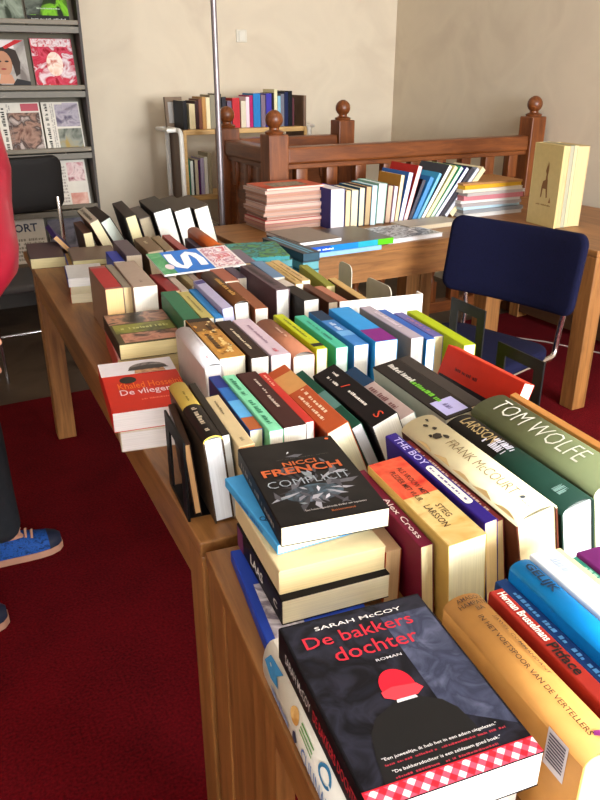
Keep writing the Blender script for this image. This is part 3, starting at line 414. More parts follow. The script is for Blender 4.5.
('paper', 'pb', 'black-paged book leaning steeply on the desk', 'books standing on the desk', 'p', (2.5013, 3.13, 0.7581), 0.0, 0.6807, 0.3, 0.024, 0.24, '1c1a20', '1c1a20', '3c3840', {}),
('paper', 'pb', 'grey book leaning steeply on the desk', 'books standing on the desk', 'p', (2.5332, 3.13, 0.7569), 0.0, 0.6981, 0.3, 0.0199, 0.24, '8890a0', '8890a0', 'd0d0d8', {}),
('paper', 'pb', 'big cream board book at the right end of the leaning row', 'books standing on the desk', 'p', (2.5682, 3.13, 0.7596), 0.0, 0.7156, 0.3, 0.0276, 0.24, 'd8c8a0', 'd8c8a0', 'e4d4a8', {})]

# ------------------------------------------------------------------ decoration of particular books
def top_place(L,T,W,p0,p1,q0,q1,lift=.0004):
    # front cover of a book lying flat with the spine on its left: p across, q up the cover
    return lambda a,b:(T/2+lift,L*(q0+(q1-q0)*b),W*(1-(p0+(p1-p0)*a)))
def shape(name,pts,place,mat,parent):
    n=len(pts); return mesh_obj(name,[place(a,b) for a,b in pts],[tuple(range(n))],mat,parent)
def rect(name,place,mat,parent): return shape(name,[(0,0),(1,0),(1,1),(0,1)],place,mat,parent)
def ell(a,b,ra,rb,n=20,a0=0,a1=360): return [(a+ra*math.cos(R(a0+(a1-a0)*i/n)),b+rb*math.sin(R(a0+(a1-a0)*i/n))) for i in range(n+(0 if a1-a0==360 else 1))]
def spine_place(L,T,W,s0,s1,h,xo): return lambda a,b:(((b-.5)*h+xo)*T,L*(1-s0-(s1-s0)*a),W+.0006)
def deco(tagname,root,L,T,W):
    P=lambda p0,p1,q0,q1,l=.0004:top_place(L,T,W,p0,p1,q0,q1,l)
    full=P(0,1,0,1,.0008)
    if tagname=='bakker':
        rect('cover_picture',P(.02,.995,.075,.99,.0003),mottled(['1a1a24','0c0b10','262632','131218'],22,'slate_wall'),root)
        shape('cover_picture',[(.66,.3),(.985,.15),(.985,.9),(.65,.9)],P(0,1,0,1,.0006),mottled(['4a4e66','32364a','5c6078'],30,'blue_wall'),root)
        lettering('title_lettering','SARAH McCOY',P(.21,.82,.918,.943,.0008),'efe8e4',root)
        lettering('title_lettering','De bakkers',P(.1,.84,.815,.89,.0009),'c42436',root)
        lettering('title_lettering','dochter',P(.24,.8,.70,.785,.0009),'c42436',root)
        lettering('title_lettering','ROMAN',P(.46,.63,.645,.66,.0008),'d8d4d8',root)
        coat=[(.13,.065),(.77,.065),(.76,.2),(.735,.3),(.68,.36),(.6,.395),(.56,.415),(.42,.415),(.38,.40),(.27,.365),(.2,.30),(.16,.2)]
        shape('coat_picture',coat,P(0,1,0,1,.0009),ink('0c0b0d'),root)
        shape('collar_picture',[(.43,.405),(.56,.405),(.55,.43),(.44,.43)],P(0,1,0,1,.0011),ink('e6e2e6'),root)
        shape('cap_picture',ell(.49,.49,.105,.095,24,-5,185)+[(.385,.46),(.42,.43),(.57,.425),(.6,.45)],P(0,1,0,1,.0012),ink('d8142c'),root)
        shape('cap_picture',[(.375,.475),(.45,.49),(.6,.475),(.625,.445),(.57,.418),(.43,.42),(.375,.445)],P(0,1,0,1,.0014),ink('ee3a46'),root)
        lettering('quote_lettering','"Een juweeltje, ik heb het in een adem uitgelezen."',P(.18,.87,.165,.183,.0013),'e8e4e4',root)
        dashes('quote_lettering',P(.18,.9,.143,.157,.0013),'a02838',root,1,3,40)
        lettering('quote_lettering','"De bakkersdochter is een zeldzaam goed boek."',P(.2,.84,.105,.123,.0013),'e8e4e4',root)
        dashes('quote_lettering',P(.2,.8,.083,.097,.0013),'a02838',root,1,5,32)
        rect('checked_band',P(.0,.999,.0,.072,.0010),check_mat(),root)
        rect('checked_band_edge',P(.0,.999,.07,.076,.0012),ink('c01024'),root)
        lettering('spine_lettering','SARAH McCOY',spine_place(L,T,W,.1,.42,.3,0),'d8d0d0',root)
        lettering('spine_lettering','DE BAKKERS DOCHTER',spine_place(L,T,W,.45,.92,.34,0),'c02434',root,1)
    if tagname=='cook':
        h=min(.3*T,.014)
        def cp(s0,s1,x0,x1):
            def f(a,b):
                x=(x0+(x1-x0)*b-.5)*T; return (x,L*(1-s0-(s1-s0)*a),W-h+h*math.sqrt(max(0,1-(2*x/T)**2))+.001)
            return f
        dashes('spine_lettering',cp(.10,.36,.3,.58),'8fa4d0',root,1,4,7)
        lettering('spine_lettering','CULINAIR',cp(.52,.84,.3,.6),'5a80c0',root,0,0,1)
        shape('spine_picture',[(0,.2),(.4,0),(1,.5),(.6,1),(.2,.8)],cp(.41,.47,.3,.6),ink('34405c'),root)
        shape('blue_brush_picture',[(0,.3),(.5,0),(1,.2),(.8,.6),(1,1),(.2,.9)],cp(.03,.22,.62,.95),ink('3a84b8'),root)
        shape('bread_picture',ell(.5,.5,.5,.5),cp(.37,.46,.68,.93),mottled(['c8924c','e0b878','b07830'],60),root)
        for k in range(3): shape('chives_picture',[(.0,.3+.25*k),(1,.1+.3*k),(1,.2+.3*k),(0,.4+.25*k)],cp(.48,.62,.68,.92),ink('5a9c3c'),root)
        shape('ring_picture',ell(.5,.5,.5,.5)+ell(.5,.5,.34,.34)[::-1],cp(.68,.8,.7,.96),ink('3a84b8'),root)
    if tagname=='tan':
        pl=lambda a,b:(-T/2-.0006,L*(.2-.12*a),W*(.93-.35*b))
        rect('barcode_label',pl,ink('d8d4dc'),root)
        for k in range(9): rect('barcode_label',lambda a,b,k=k:(-T/2-.0011,L*(.2-.12*(.1+.8*a)),W*(.93-.35*(.1+.085*k+.045*b))),ink('50485c'),root)
        h=.014
        for k,(w,x0,x1) in enumerate((('AMADOU',-.30,.34),('HAMPATE',-.34,.36),('BA',-.02,.18))):
            lettering('author_lettering',w,lambda a,b,k=k,x0=x0,x1=x1:((x0+(x1-x0)*a)*T,L*(.945-.04*k+.028*b),W-h+h*math.sqrt(max(0,1-(2*(x0+(x1-x0)*a))**2))+.0022),'4a3020',root,0,0,1)
        shape('publisher_mark',[(0,.2),(.3,1),(.45,.4),(.7,1),(1,.1),(.6,.3),(.4,0)],lambda a,b:((b*.3-.05)*T,L*(.085-.05*a),W+.0012),ink('8a2878'),root)
    if tagname=='complicit':
        rect('cover_picture',P(.01,.99,.01,.99,.0003),mottled(['0c0a0a','131010','1c1918'],14,'dark_cover'),root)
        rg=random.Random(4)
        for k in range(34):
            a=.5+rg.gauss(0,.27); b=.36+rg.gauss(0,.2); s=rg.uniform(.03,.12); an=rg.uniform(0,6.28)
            if not(.08<a<.93 and .08<b<.92): continue
            pts=[(min(.98,max(.02,a+s*math.cos(an+d)*m)),min(.98,max(.02,b+s*.7*math.sin(an+d)*m))) for d,m in ((0,1),(1.9,.35),(3.3,.8),(4.6,.3))]
            shape('glass_shard',pts,P(0,1,0,1,.0006+.00002*k),ink(rg.choice(('5c5a60','a09ea6','c4c2ca','46444a','7c8488'))),root)
        for k in range(18):
            an=6.283*k/18+rg.uniform(-.12,.12); r0=rg.uniform(.1,.16); r1=rg.uniform(.24,.42); w=rg.uniform(.05,.12)
            f=lambda r,t:(min(.97,max(.03,.48+r*math.cos(t)*1.15)),min(.62,max(.05,.36+r*math.sin(t)*.72)))
            shape('glass_shard',[f(r0,an),f(r1*.8,an-w),f(r1,an+w*.3),f(r1*.6,an+w)],P(0,1,0,1,.00055),ink(rg.choice(('3c3a40','5a585e','78767e','9a98a0','2c2a2e'))),root)
        shape('cover_picture',ell(.46,.3,.28,.1),P(0,1,0,1,.0005),mottled(['4c6270','2c3238','64707c'],40,'blue_haze'),root)
        lettering('title_lettering','NICCI',P(.33,.67,.655,.71,.0016),'b4582a',root,1)
        lettering('title_lettering','FRENCH',P(.09,.88,.55,.64,.0016),'b8562a',root,1)
        lettering('title_lettering','COMPLICIT',P(.08,.89,.41,.49,.0016),'98a0a8',root,2)
        dashes('small_lettering',P(.3,.84,.75,.755,.001),'706860',root,1,3,24)
        lettering('quote_lettering','Een huiveringwekkende thriller van topniveau',P(.28,.85,.1,.125,.0014),'b0a8a4',root)
        lettering('quote_lettering','Beklemmend',P(.5,.72,.06,.08,.0014),'a05428',root)
        shape('cover_emblem',ell(.93,.955,.02,.014),P(0,1,0,1,.001),ink('d86030'),root)
        dashes('spine_lettering',spine_place(L,T,W,.1,.9,.4,0),'8a8078',root,1,8,14)
    if tagname=='laas':
        lettering('spine_lettering','LAAS',spine_place(L,T,W,.34,.62,.42,0),'e6e2da',root,1)
        rect('spine_band',spine_place(L,T,W,.02,.16,.9,0),ink('6a2c5c'),root)
        lettering('spine_lettering','c',spine_place(L,T,W,.84,.92,.3,0),'d0ccc4',root)
    if tagname=='blue':
        dashes('spine_lettering',spine_place(L,T,W,.3,.75,.5,0),'2c6cb0',root,1,5,12)
        lettering('cover_emblem','Q',P(.02,.09,.3,.37),'204870',root,1)
    if tagname=='stackbottom':
        rect('cover_picture',P(.09,.4,.0,.62),mottled(['c8c4d4','8a8090','e8e4ec','6a5c64'],26),root)
    if tagname=='mccourt':
        rg=random.Random(2); zz=lambda x:W-.3*T*.6+.0
        def pl(a,b,h=min(.3*T,.014)): x=(b-.5)*T; return (x,L*(1-a),W-h+h*math.sqrt(max(0,1-(2*x/T)**2))+.0009)
        for (a,b,s) in ((.06,.6,.02),(.1,.45,.025),(.16,.55,.022),(.23,.42,.045),(.26,.56,.03),(.2,.3,.02)):
            n=7; pts=[(a+s*rg.uniform(.4,1)*math.cos(6.28*i/n),b+s*3*rg.uniform(.4,1)*math.sin(6.28*i/n)) for i in range(n)]
            shape('ink_drawing',pts,pl,ink('2c2418'),root)
        for k in range(5): shape('stain',[(.15+.17*k,.03),(.3+.17*k,.03),(.28+.17*k,.06),(.24+.17*k,.09+.03*(k%2)),(.2+.17*k,.08)],pl,ink('d6b880'),root)
        shape('emblem',ell(.9,.52,.012,.06,8),pl,ink('5a6470'),root)
        dashes('spine_lettering',lambda a,b:pl(.915+.065*a,.42+.05*b),'b0a478',root,1,3,6)
    if tagname=='gold':
        rg=random.Random(5)
        for k in range(26):
            a=rg.uniform(.08,.9); b=rg.uniform(-.36,.36); s=rg.uniform(.015,.04)
            shape('golden_flame',[(0,.5),(.3,.1),(1,.4),(.5,.9)],lambda p,q,a=a,b=b,s=s:((b+ (q-.5)*.2)*T,L*(1-a-s*2.2*p),W+.0006),ink(rg.choice(('e8c070','d09840','f0d498','8a5c20'))),root)
    if tagname=='red':
        pl=lambda p0,p1,q0,q1:(lambda a,b:(-T/2-.0007,L*(1-p0-(p1-p0)*a),W*(q0+(q1-q0)*b)))
        rect('cover_picture',pl(.02,.72,.05,.62),ink('1c1418'),root)
        dashes('cover_lettering',pl(.2,.5,.73,.8),'5a1410',root,1,3,12)
        for k in range(8): rect('cover_picture',pl(.06+.08*k,.09+.08*k,.1,.56),ink('2c2028'),root)
    if tagname=='vlieg':
        rect('cover_band',P(.0,1,.7,1,.0004),plain('dcd8dc',.4),root)
        shape('cap_picture',ell(.64,.8,.26,.13,16,0,180),P(0,1,0,1,.0008),mottled(['5a504c','8a8480','3c3634'],50),root)
        shape('face_picture',[(.44,.7),(.86,.7),(.84,.8),(.64,.83),(.46,.79)],P(0,1,0,1,.0012),mottled(['a87850','c89870','80543a'],40),root)
        shape('peak_picture',[(.36,.77),(.92,.77),(.86,.84),(.64,.865),(.42,.84)],P(0,1,0,1,.0015),ink('3a3432'),root)
        shape('logo',ell(.32,.58,.11,.07),P(0,1,0,1,.0009),ink('18100e'),root)
        lettering('author_lettering','Khaled Hosseini',P(.17,.98,.4,.52,.0010),'e8701c',root)
        lettering('title_lettering','De vliegeraar',P(.17,1,.25,.39,.0010),'f0d0d8',root)
        dashes('small_lettering',P(.4,.9,.16,.2,.0010),'e06a50',root,1,2,16)
    if tagname=='olive':
        rect('cover_picture',P(.01,.99,.62,.99,.0004),mottled(['3a3430','b08068','5c4c44','241c1a'],16,'faces_picture'),root)
        rect('cover_picture',P(.05,.97,.32,.6,.0004),mottled(['6a6c2c','8a8c3c','4c5020'],12,'olive_field'),root)
        rect('cover_picture',P(.1,.97,.03,.3,.0004),mottled(['8a5040','c08870','3a2820'],16,'hands_picture'),root)
        dashes('title_lettering',P(.15,.9,.42,.52,.0008),'b8ba70',root,1,6,10)
for rec in BOOKS:
    root,L_,T_,W_=make_book(rec)
    if 'tag' in rec[14]: deco(rec[14]['tag'],root,L_,T_,W_)

# ------------------------------------------------------------------ room
YB,XR,XL,YF,ZC=5.24,3.62,-2.6,-2.6,2.9
wallm=mottled(['cfc0ab','d8cab4','d3c5b0'],2.2,'plaster',.9)
def st(name,mb,mat): return struct(mb.build(name,mat))
st('floor',MB().box(XL-.1,XR+.1,YF-.1,YB+.1,-.12,-.012),mottled(['3c3028','5a4a3c','4a3c32'],2.5,'stone_floor',.5))
st('ceiling',MB().box(XL-.1,XR+.1,YF-.1,YB+.1,ZC,ZC+.1),plain('e8e2d6',.9))
st('wall_back',MB().box(XL-.1,XR+.1,YB,YB+.1,-.02,ZC),wallm)
st('wall_left',MB().box(XL-.1,XL,YF,YB,-.02,ZC),wallm)
st('wall_right',MB().box(XR,XR+.1,YF,YB,-.02,ZC),wallm)
# wall behind the photographer with two window openings
wb=MB(); wins=[(-1.6,.2),(1.2,3.0)]
wb.box(XL-.1,XR+.1,YF-.1,YF,-.02,.9); wb.box(XL-.1,XR+.1,YF-.1,YF,2.5,ZC)
for a,b in ((XL-.1,-1.6),(.2,1.2),(3.0,XR+.1)): wb.box(a,b,YF-.1,YF,.9,2.5)
st('wall_front',wb,wallm)
white=plain('efece6',.4)
for k,(a,b) in enumerate(wins):
    f=MB()
    for x in (a,(a+b)/2-.025,b-.05): f.box(x,x+.05,YF-.08,YF-.02,.9,2.5)
    for z in (.9,1.95,2.45): f.box(a,b,YF-.075,YF-.025,z,z+.05)
    o=struct(f.build('window_%d'%(k+1),white))
    m,n,l,bs=nt('window_glass'); tr=n.new('ShaderNodeBsdfTransparent'); gl=n.new('ShaderNodeBsdfGlossy'); gl.inputs['Roughness'].default_value=.02
    mx=n.new('ShaderNodeMixShader'); mx.inputs[0].default_value=.06; l.new(tr.outputs[0],mx.inputs[1]); l.new(gl.outputs[0],mx.inputs[2]); l.new(mx.outputs[0],n['Material Output'].inputs[0])
    MB().box(a+.04,b-.04,YF-.055,YF-.05,.94,2.46).build('pane',m,o)
    st('trim_%d'%(k+1),MB().box(a-.05,b+.05,YF-.1,YF+.12,.86,.9),white)
bbm=plain('c8c0b0',.6)
st('baseboard_back',MB().box(XL,XR,YB-.015,YB,-.012,.09),bbm); st('baseboard_right',MB().box(XR-.015,XR,YF,YB-.015,-.012,.09),bbm)
# carpet
m,n,l,b=nt('carpet_pile'); b.inputs['Roughness'].default_value=.95; b.inputs['Specular IOR Level'].default_value=.1
tc=n.new('ShaderNodeTexCoord'); no=n.new('ShaderNodeTexNoise'); no.inputs['Scale'].default_value=140; no.inputs['Detail'].default_value=4
n2=n.new('ShaderNodeTexNoise'); n2.inputs['Scale'].default_value=5; ad=n.new('ShaderNodeMath'); ad.operation='MULTIPLY_ADD'; ad.inputs[1].default_value=.35
rp=n.new('ShaderNodeValToRGB'); rp.color_ramp.elements[0].position=.45; rp.color_ramp.elements[1].position=.85; rp.color_ramp.elements[0].color=lin('400106'); rp.color_ramp.elements[1].color=lin('680610')
l.new(tc.outputs['Object'],no.inputs['Vector']); l.new(tc.outputs['Object'],n2.inputs['Vector']); l.new(n2.outputs[0],ad.inputs[0]); l.new(no.outputs[0],ad.inputs[2]); l.new(ad.outputs[0],rp.inputs[0]); l.new(rp.outputs[0],b.inputs['Base Color'])
bp=n.new('ShaderNodeBump'); bp.inputs['Strength'].default_value=.6; bp.inputs['Distance'].default_value=.004; l.new(no.outputs[0],bp.inputs['Height']); l.new(bp.outputs[0],b.inputs['Normal'])
tag(MB().box(XL,XR-.016,YF,3.5,-.012,0).build('carpet',m),'dark red carpet covering the floor under the book tables','carpet')
# switch
t=thing('light_switch','small square light switch on the back wall right of the grey pole','switch',(2.323,YB,1.679))
MB().box(-.04,.04,-.012,0,-.04,.04,.004).build('switch_plate',plain('d8d0c0',.4),t); MB().box(-.022,.022,-.018,-.012,-.03,.03,.002).build('rocker',plain('dcd6c8',.35),t)

# ------------------------------------------------------------------ tables
oak=wood('6c4420','a4703c',(3,38,38),.42,'oak'); oakL=wood('6c4420','a4703c',(38,38,3),.42,'oak_upright'); oakY=wood('6c4420','a4703c',(38,3,38),.42,'oak_lengthwise')
def table(name,label,loc,rz,w,l,leg,ap,grainY,panel=0,inset=0):
    # local: x 0..w, y 0..-l (far-left corner at origin), top surface at z=.75
    t=thing(name,label,'table',(loc[0],loc[1],0),(0,0,rz))
    g=oakY if grainY else oak
    MB().box(0,w,-l,0,.722,.75,.003).build('table_top',g,t)
    i=.004
    MB().box(i,i+.022,-l+leg,-max(leg,panel)-inset,.75-ap,.7215).build('apron',oakY,t); MB().box(w-i-.022,w-i,-l+leg,-leg-inset,.75-ap,.7215).build('apron',oakY,t)
    MB().box(leg,w-leg,-i-.022-inset,-i-inset,.75-ap,.7215).build('apron',oak,t); MB().box(leg,w-leg,-l+i,-l+i+.022,.75-ap,.7215).build('apron',oak,t)
    for (x,y) in ((0,-leg-inset),(w-leg,-leg-inset),(0,-l),(w-leg,-l)):
        MB().box(x+.002,x+leg-.002,y+.002,y+leg-.002,0,.7215,.004).build('leg',oakL,t)
    if panel:
        MB().box(.004,.03,-panel,-leg+.0005,.02,.7215).build('side_panel',oakL,t)
    return t
table('long_table','long oak table crowded with rows of second-hand books',(.4315,3.33),R(-2.5),.835,2.37,.08,.11,True,0,.25)
table('book_table','nearest oak table carrying the stacks with the red-cap book',(.327,.938),R(-7.2),.86,1.15,.1,.075,True,.33)
DA=table('reading_desk','oak desk with magazine stacks and upright books in front of the banister',(1.30,3.48),0,1.29,.77,.10,.155,False)
table('corner_desk','oak desk in the right corner behind the blue chair, carrying the tall cream volumes',(2.60,3.48),0,.88,1.30,.085,.155,True)

CD=[o for o in COL.objects if o.name.startswith('corner_desk')][0]
MB().box(.80,.82,-1.20,-.09,.04,.594).build('added_gloom_panel',wood('3a2414','54341c',(38,3,38),.5,'dark_panel'),CD)  # dark sheet added over the lit wall to stand in for under-desk gloom
# ------------------------------------------------------------------ banister round the stairwell
rw=wood('52260e','864a20',(40,40,4),.38,'dark_wood'); rwx=wood('52260e','864a20',(4,40,40),.38,'dark_wood_rail'); rwy=wood('52260e','864a20',(40,4,40),.38,'dark_wood_side_rail')
def newel(x,y,zt,lab):
    t=thing('newel_post',lab,'newel post',(x,y,-.012),group='newel posts of the banister')
    p=MB(); p.box(-.056,.056,-.056,.056,0,zt-.0,.006); p.box(-.064,.064,-.064,.064,0,.16,.005); p.build('post',rw,t)
    MB().lathe([(.046,zt),(.05,zt+.012),(.026,zt+.022),(.026,zt+.03)],seg=20).build('collar',rw,t,True)
    MB().lathe([(.018,zt+.026)]+[(.046*math.sin(math.pi*a/10),zt+.07-.046*math.cos(math.pi*a/10)) for a in range(2,10)]+[(.010,zt+.116)],seg=22).build('ball_finial',rw,t,True)
YA,YR,UA,UB=3.60,4.22,1.765,2.545
newel(UA,YA,1.172,'dark newel post with ball top at the front left banister corner, behind the magazine stack')
newel(UA+.0,YR,1.168,'dark newel post just right of the grey pole, in front of the trolley')
newel(UB,YR,1.19,'dark newel post with ball top at the back of the stairwell')
newel(XR-.09,YA,1.215,'dark newel post with ball top against the right wall')
def rail(name,lab,p,q,zt,panel=False):
    t=thing('banister_rail',lab,'banister',(p[0],p[1],0),group='banister rails')
    dx,dy=q[0]-p[0],q[1]-p[1]; L=math.hypot(dx,dy); M=Matrix.Rotation(math.atan2(dy,dx),4,'Z')
    t.rotation_euler=(0,0,math.atan2(dy,dx))
    h=MB(); h.box(.057,L-.057,-.045,.045,zt-.085,zt,.012); h.box(.057,L-.057,-.03,.03,zt-.11,zt-.084,.004); h.build('handrail',rwx,t)
    MB().box(.057,L-.057,-.035,.035,.06,.13,.005).build('bottom_rail',rwx,t)
    n=max(2,int(round(L/.2))); 
    for k in range(n):
        x=.057+(L-.114)*(k+.5)/n; b=MB()
        b.box(x-.034,x+.034,-.026,.026,zt-.24,zt-.109,.004); b.box(x-.034,x+.034,-.026,.026,.129,.26,.004)
        b.lathe([(.030,.26),(.018,.29),(.026,.32),(.034,.42),(.028,.56),(.018,.70),(.016,.74),(.026,.77),(.017,.80),(.03,zt-.24)],(x,0,0),14)
        b.build('baluster',rw,t,True)
    if panel: MB().box(.057,L-.057,-.012,.012,.13,zt-.11).build('infill_panel',rwx,t)
rail('front','long dark wooden banister rail behind the desk, running to the right wall',(UA,YA),(XR-.09,YA),1.095)
rail('side','short dark wooden banister rail between the two left newel posts',(UA,YA),(UA,YR),1.095,True)
rail('back','dark wooden banister rail on the far side of the stairwell, below the trolley',(UA,YR),(UB,YR),1.095,True)
# pole
t=thing('steel_pole','thin grey steel pole running from floor to ceiling before the trolley','pole',(1.502,3.70,-.012))
MB().lathe([(.014,0),(.014,ZC+.012)],seg=18).build('tube',plain('8c8488',.35,.6),t,True); MB().lathe([(.05,0),(.05,.012),(.016,.016)],seg=20).build('floor_flange',plain('8c8488',.35,.6),t,True)

# ------------------------------------------------------------------ trolley with books
t=thing('book_trolley','wooden book trolley with white tube ends standing against the back wall','trolley',(0,0,-.012))
sw=wood('b08850','d2aa6c',(3,30,30),.5,'pale_wood'); sd=wood('5c4434','7a5c46',(30,30,3),.5,'grey_brown_wood')
X0,X1,Y0,Y1=1.642,2.512,4.63,4.90
for z in (.32,.72,1.12): MB().box(X0+.02,X1-.02,Y0,Y1,z-.03+.012,z+.012,.003).build('shelf',sw,t)
for x in (X0,X1-.02): MB().box(x,x+.02,Y0+.005,Y1,.14,1.322 if x>2 else 1.131,.003).build('side_panel',sd,t)
wt=plain('ece8e0',.4)
for s,x in ((-1,X0-.018),(1,X1+.018)):
    b=MB(); zt=1.13
    MB().box((X0 if s<0 else X1-.02),(X0+.02 if s<0 else X1),Y0-.004,Y0+.005,.14,1.131).build('front_edge',sw,t)
    pts=[(x,Y0-.01,.10)]+[(x,Y0-.01,zt-.04)]+arc((Y0+.03,zt-.04),.04,180,90,5,lambda a,c:(x,a,c))+arc((Y1-.05,zt-.04),.04,90,0,5,lambda a,c:(x,a,c))+[(x,Y1-.01,.10)]
    b.tube(pts,.015,10); b.tube([(x,Y0-.01,.3),(x,Y1-.01,.3)],.012); b.build('tube_frame',wt,t,True)
    h=MB(); h.tube([(x,Y0+.05,zt),(x+s*.06,Y0+.05,zt+.0),(x+s*.06,Y1+.0,zt),(x,Y1,zt)],.012); h.build('push_handle',wt,t,True)
    for y in (Y0-.01,Y1-.01):
        MB().lathe([(.02,0),(.035,.012),(.045,.045),(.035,.08),(.02,.1)],(x,y,.0),16).build('castor',plain('2c2c2c',.5),t,True)
t=thing('framed_picture','small grey-brown frame standing at the left end of the trolley top','picture',(1.672,4.86,1.121),(R(-4),0,R(8)))
fm=MB(); fm.box(-.06,-.042,-.01,.01,0,.185); fm.box(.042,.06,-.01,.01,0,.185); fm.box(-.042,.042,-.01,.01,0,.03); fm.box(-.042,.042,-.01,.01,.155,.185); fm.build('frame',plain('7a6450',.5),t)
MB().box(-.042,.042,-.003,.006,.03,.155).build('picture',plain('b0aca8',.3),t)

# ------------------------------------------------------------------ magazine rack
RX0,RX1,RY=-.55,1.055,4.50
rm=plain('6c6454',.5); rd=plain('332a24',.6)
t=thing('magazine_rack','tall grey display rack of magazines against the back wall at the left','rack',(0,0,-.012))
MB().box(RX1-.014,RX1,RY,YB-.02,0,2.45).build('side_panel',rd,t); MB().box(RX0,RX0+.03,RY,YB-.02,0,2.45).build('side_panel',rd,t)
MB().box(RX0+.03,RX1-.03,YB-.05,YB-.02,0,2.45).build('back_panel',rd,t)
MB().box(RX0+.03,RX1-.03,RY+.02,YB-.05,2.41,2.45).build('top_panel',rd,t)
lips=[.43,.745,1.06,1.385,1.705,2.03]
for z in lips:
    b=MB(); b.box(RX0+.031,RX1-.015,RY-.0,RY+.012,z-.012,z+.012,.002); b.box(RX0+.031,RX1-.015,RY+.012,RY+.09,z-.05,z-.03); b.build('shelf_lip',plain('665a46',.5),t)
    b=MB(); b.box(RX0+.031,RX1-.015,RY+.004,RY+.01,z-.05,z-.02); b.build('lip_lower_rail',plain('5c5446',.5),t)  # slightly darker rail below each lip
    b=MB(); M=Matrix.Translation((0,RY+.075,z-.02))@Matrix.Rotation(R(-14),4,'X'); b.box(RX0+.031,RX1-.015,0,.008,0,.30,0,M); b.build('slanted_back',plain('585040',.5),t)
def rackmag(x0,x1,z,h,lab,pics,cat='magazine',name='magazine',extra=None,g='magazines in the rack'):
    w=x1-x0; M=Matrix.Translation((x0,RY+.055,z-.022))@Matrix.Rotation(R(-14),4,'X')
    t=thing(name,lab,cat,group=g,mtx=M)
    MB().box(0,w,0,.008,0,h).build('pages',plain('dcd6cc',.5),t)
    pl=lambda a,b,l=.0006:(a*w,-l,b*h)
    rect('cover',lambda a,b:pl(a,b),pics,t)
    if extra: extra(t,lambda a0,a1,b0,b1,l=.0012:(lambda a,b:pl(a0+(a1-a0)*a,b0+(b1-b0)*b,l)))
def woman(t,P):
    rect('masthead',P(.05,.75,.82,.98),plain('d8d0d0',.4),t); shape('masthead',[(.55,.8),(.98,.98),(.8,.99),(.5,.85)],P(0,1,0,1,.0016),ink('b81c24'),t)
    shape('hair_picture',[(.2,.3),(.16,.6),(.3,.8),(.55,.86),(.78,.78),(.84,.55),(.8,.32),(.7,.26),(.66,.5),(.3,.55)],P(0,1,0,1,.0014),ink('2a1c16'),t); shape('face_picture',ell(.46,.52,.19,.25),P(0,1,0,1,.0018),plain('a87454',.5),t)
    shape('neck_picture',[(.36,.3),(.6,.3),(.66,.12),(.3,.12)],P(0,1,0,1,.0020),plain('b88060',.4),t)
    for x in (.38,.54): shape('eye_picture',ell(x,.56,.045,.018),P(0,1,0,1,.0024),ink('201410'),t)
    shape('mouth_picture',ell(.45,.41,.06,.018),P(0,1,0,1,.0024),ink('8c3030'),t)
    shape('clothes_picture',[(0,0),(1,0),(1,.16),(.7,.22),(.6,.1),(.35,.1),(.1,.2),(0,.1)],P(0,1,0,1,.0022),ink('141216'),t)
    rect('caption_band',P(.2,.95,.02,.07,.0026),plain('d8d4d0',.4),t)
rackmag(.535,.765,1.385,.255,'magazine with a dark-haired woman on its cover, left in the rack',mottled(['8a8480','b0aaa4','746c68'],8),extra=woman)
def redcov(t,P):
    rect('masthead',P(.02,.98,.84,.99),mottled(['b02030','e0d8d8','c83c48'],40),t)
    shape('figure_picture',ell(.52,.5,.2,.24),P(0,1,0,1,.0015),mottled(['d8b098','e8d8cc','b86858'],20),t); dashes('cover_lettering',P(.1,.95,.03,.16,.0018),'c02838',t,1,3,5)
rackmag(.795,1.015,1.385,.262,'red and white patterned magazine at the right of the rack',mottled(['a01028','d8ccd0','b02038','c8485c','901024'],14),extra=redcov)
def black(t,P):
    rect('cover_band',P(.0,1,.0,.18),ink('141414'),t); dashes('cover_lettering',P(.1,.95,.07,.14,.0016),'c0c0b8',t,1,3,16); dashes('cover_lettering',P(.2,.8,.3,.34,.0016),'a8b8a0',t,1,4,10); shape('photo',[(0.0,.18),(.3,.2),(.5,.6),(.1,.9),(0,.9)],P(0,1,0,1,.0012),mottled(['2a2c28','70786c'],20),t)
rackmag(.79,1.01,1.705,.25,'black and green magazine on the top visible shelf of the rack',mottled(['1c2418','2c3a1c','78b82c','20281c'],9),extra=black)
rackmag(.54,.775,1.705,.25,'grey-green photo magazine at the top left picture corner',mottled(['4c5444','8a9484','30382c'],10))
def news(seed,word=None):
    def f(t,P):
        rect('photo',P(.2,.97,.05,.8) if not word else P(.34,.97,.5,.95),mottled(['5c3c30','9a7868','3c2c28','b0a098'] if not word else ['786c80','a8a0a8','585064'],16),t)
        if word: rect('photo',P(.34,.97,.05,.46),mottled(['4c5048','8a8c80','9c8448'],14),t)
        rect('headline_band',P(.55,.97,.83,.98),plain('a83848' if not word else 'b0a4b0',.5),t)
        dashes('masthead_lettering',lambda a,b:P(.03,.16,.03,.97)(1-b,a),'2c2826',t,1,seed,18)
        dashes('column_lettering',lambda a,b:P(.2,.3,.03,.97)(1-b,a),'8a8480',t,2,seed+4,22)
    return f
np_=plain('cfc8bc',.7)
rackmag(.575,.80,1.06,.265,'newspaper with a large brown crowd photo in the rack',np_,'newspaper','newspaper',news(3),'newspapers in the rack')
rackmag(.81,1.018,1.06,.265,'newspaper with two stacked photos at the right of the rack',np_,'newspaper','newspaper',news(9,'x'),'newspapers in the rack')
def pink(t,P):
    dashes('column_lettering',P(.05,.45,.1,.9),'9a9088',t,12,5,5); rect('photo',P(.5,.95,.55,.95),mottled(['b06068','d8c0bc','8a4850'],18),t); rect('photo',P(.5,.95,.05,.3),mottled(['b87060','d8b0a0'],18),t)
rackmag(.80,1.016,.745,.265,'pinkish newspaper on the rack shelf right of the black chair',np_,'newspaper','newspaper',pink,'newspapers in the rack')
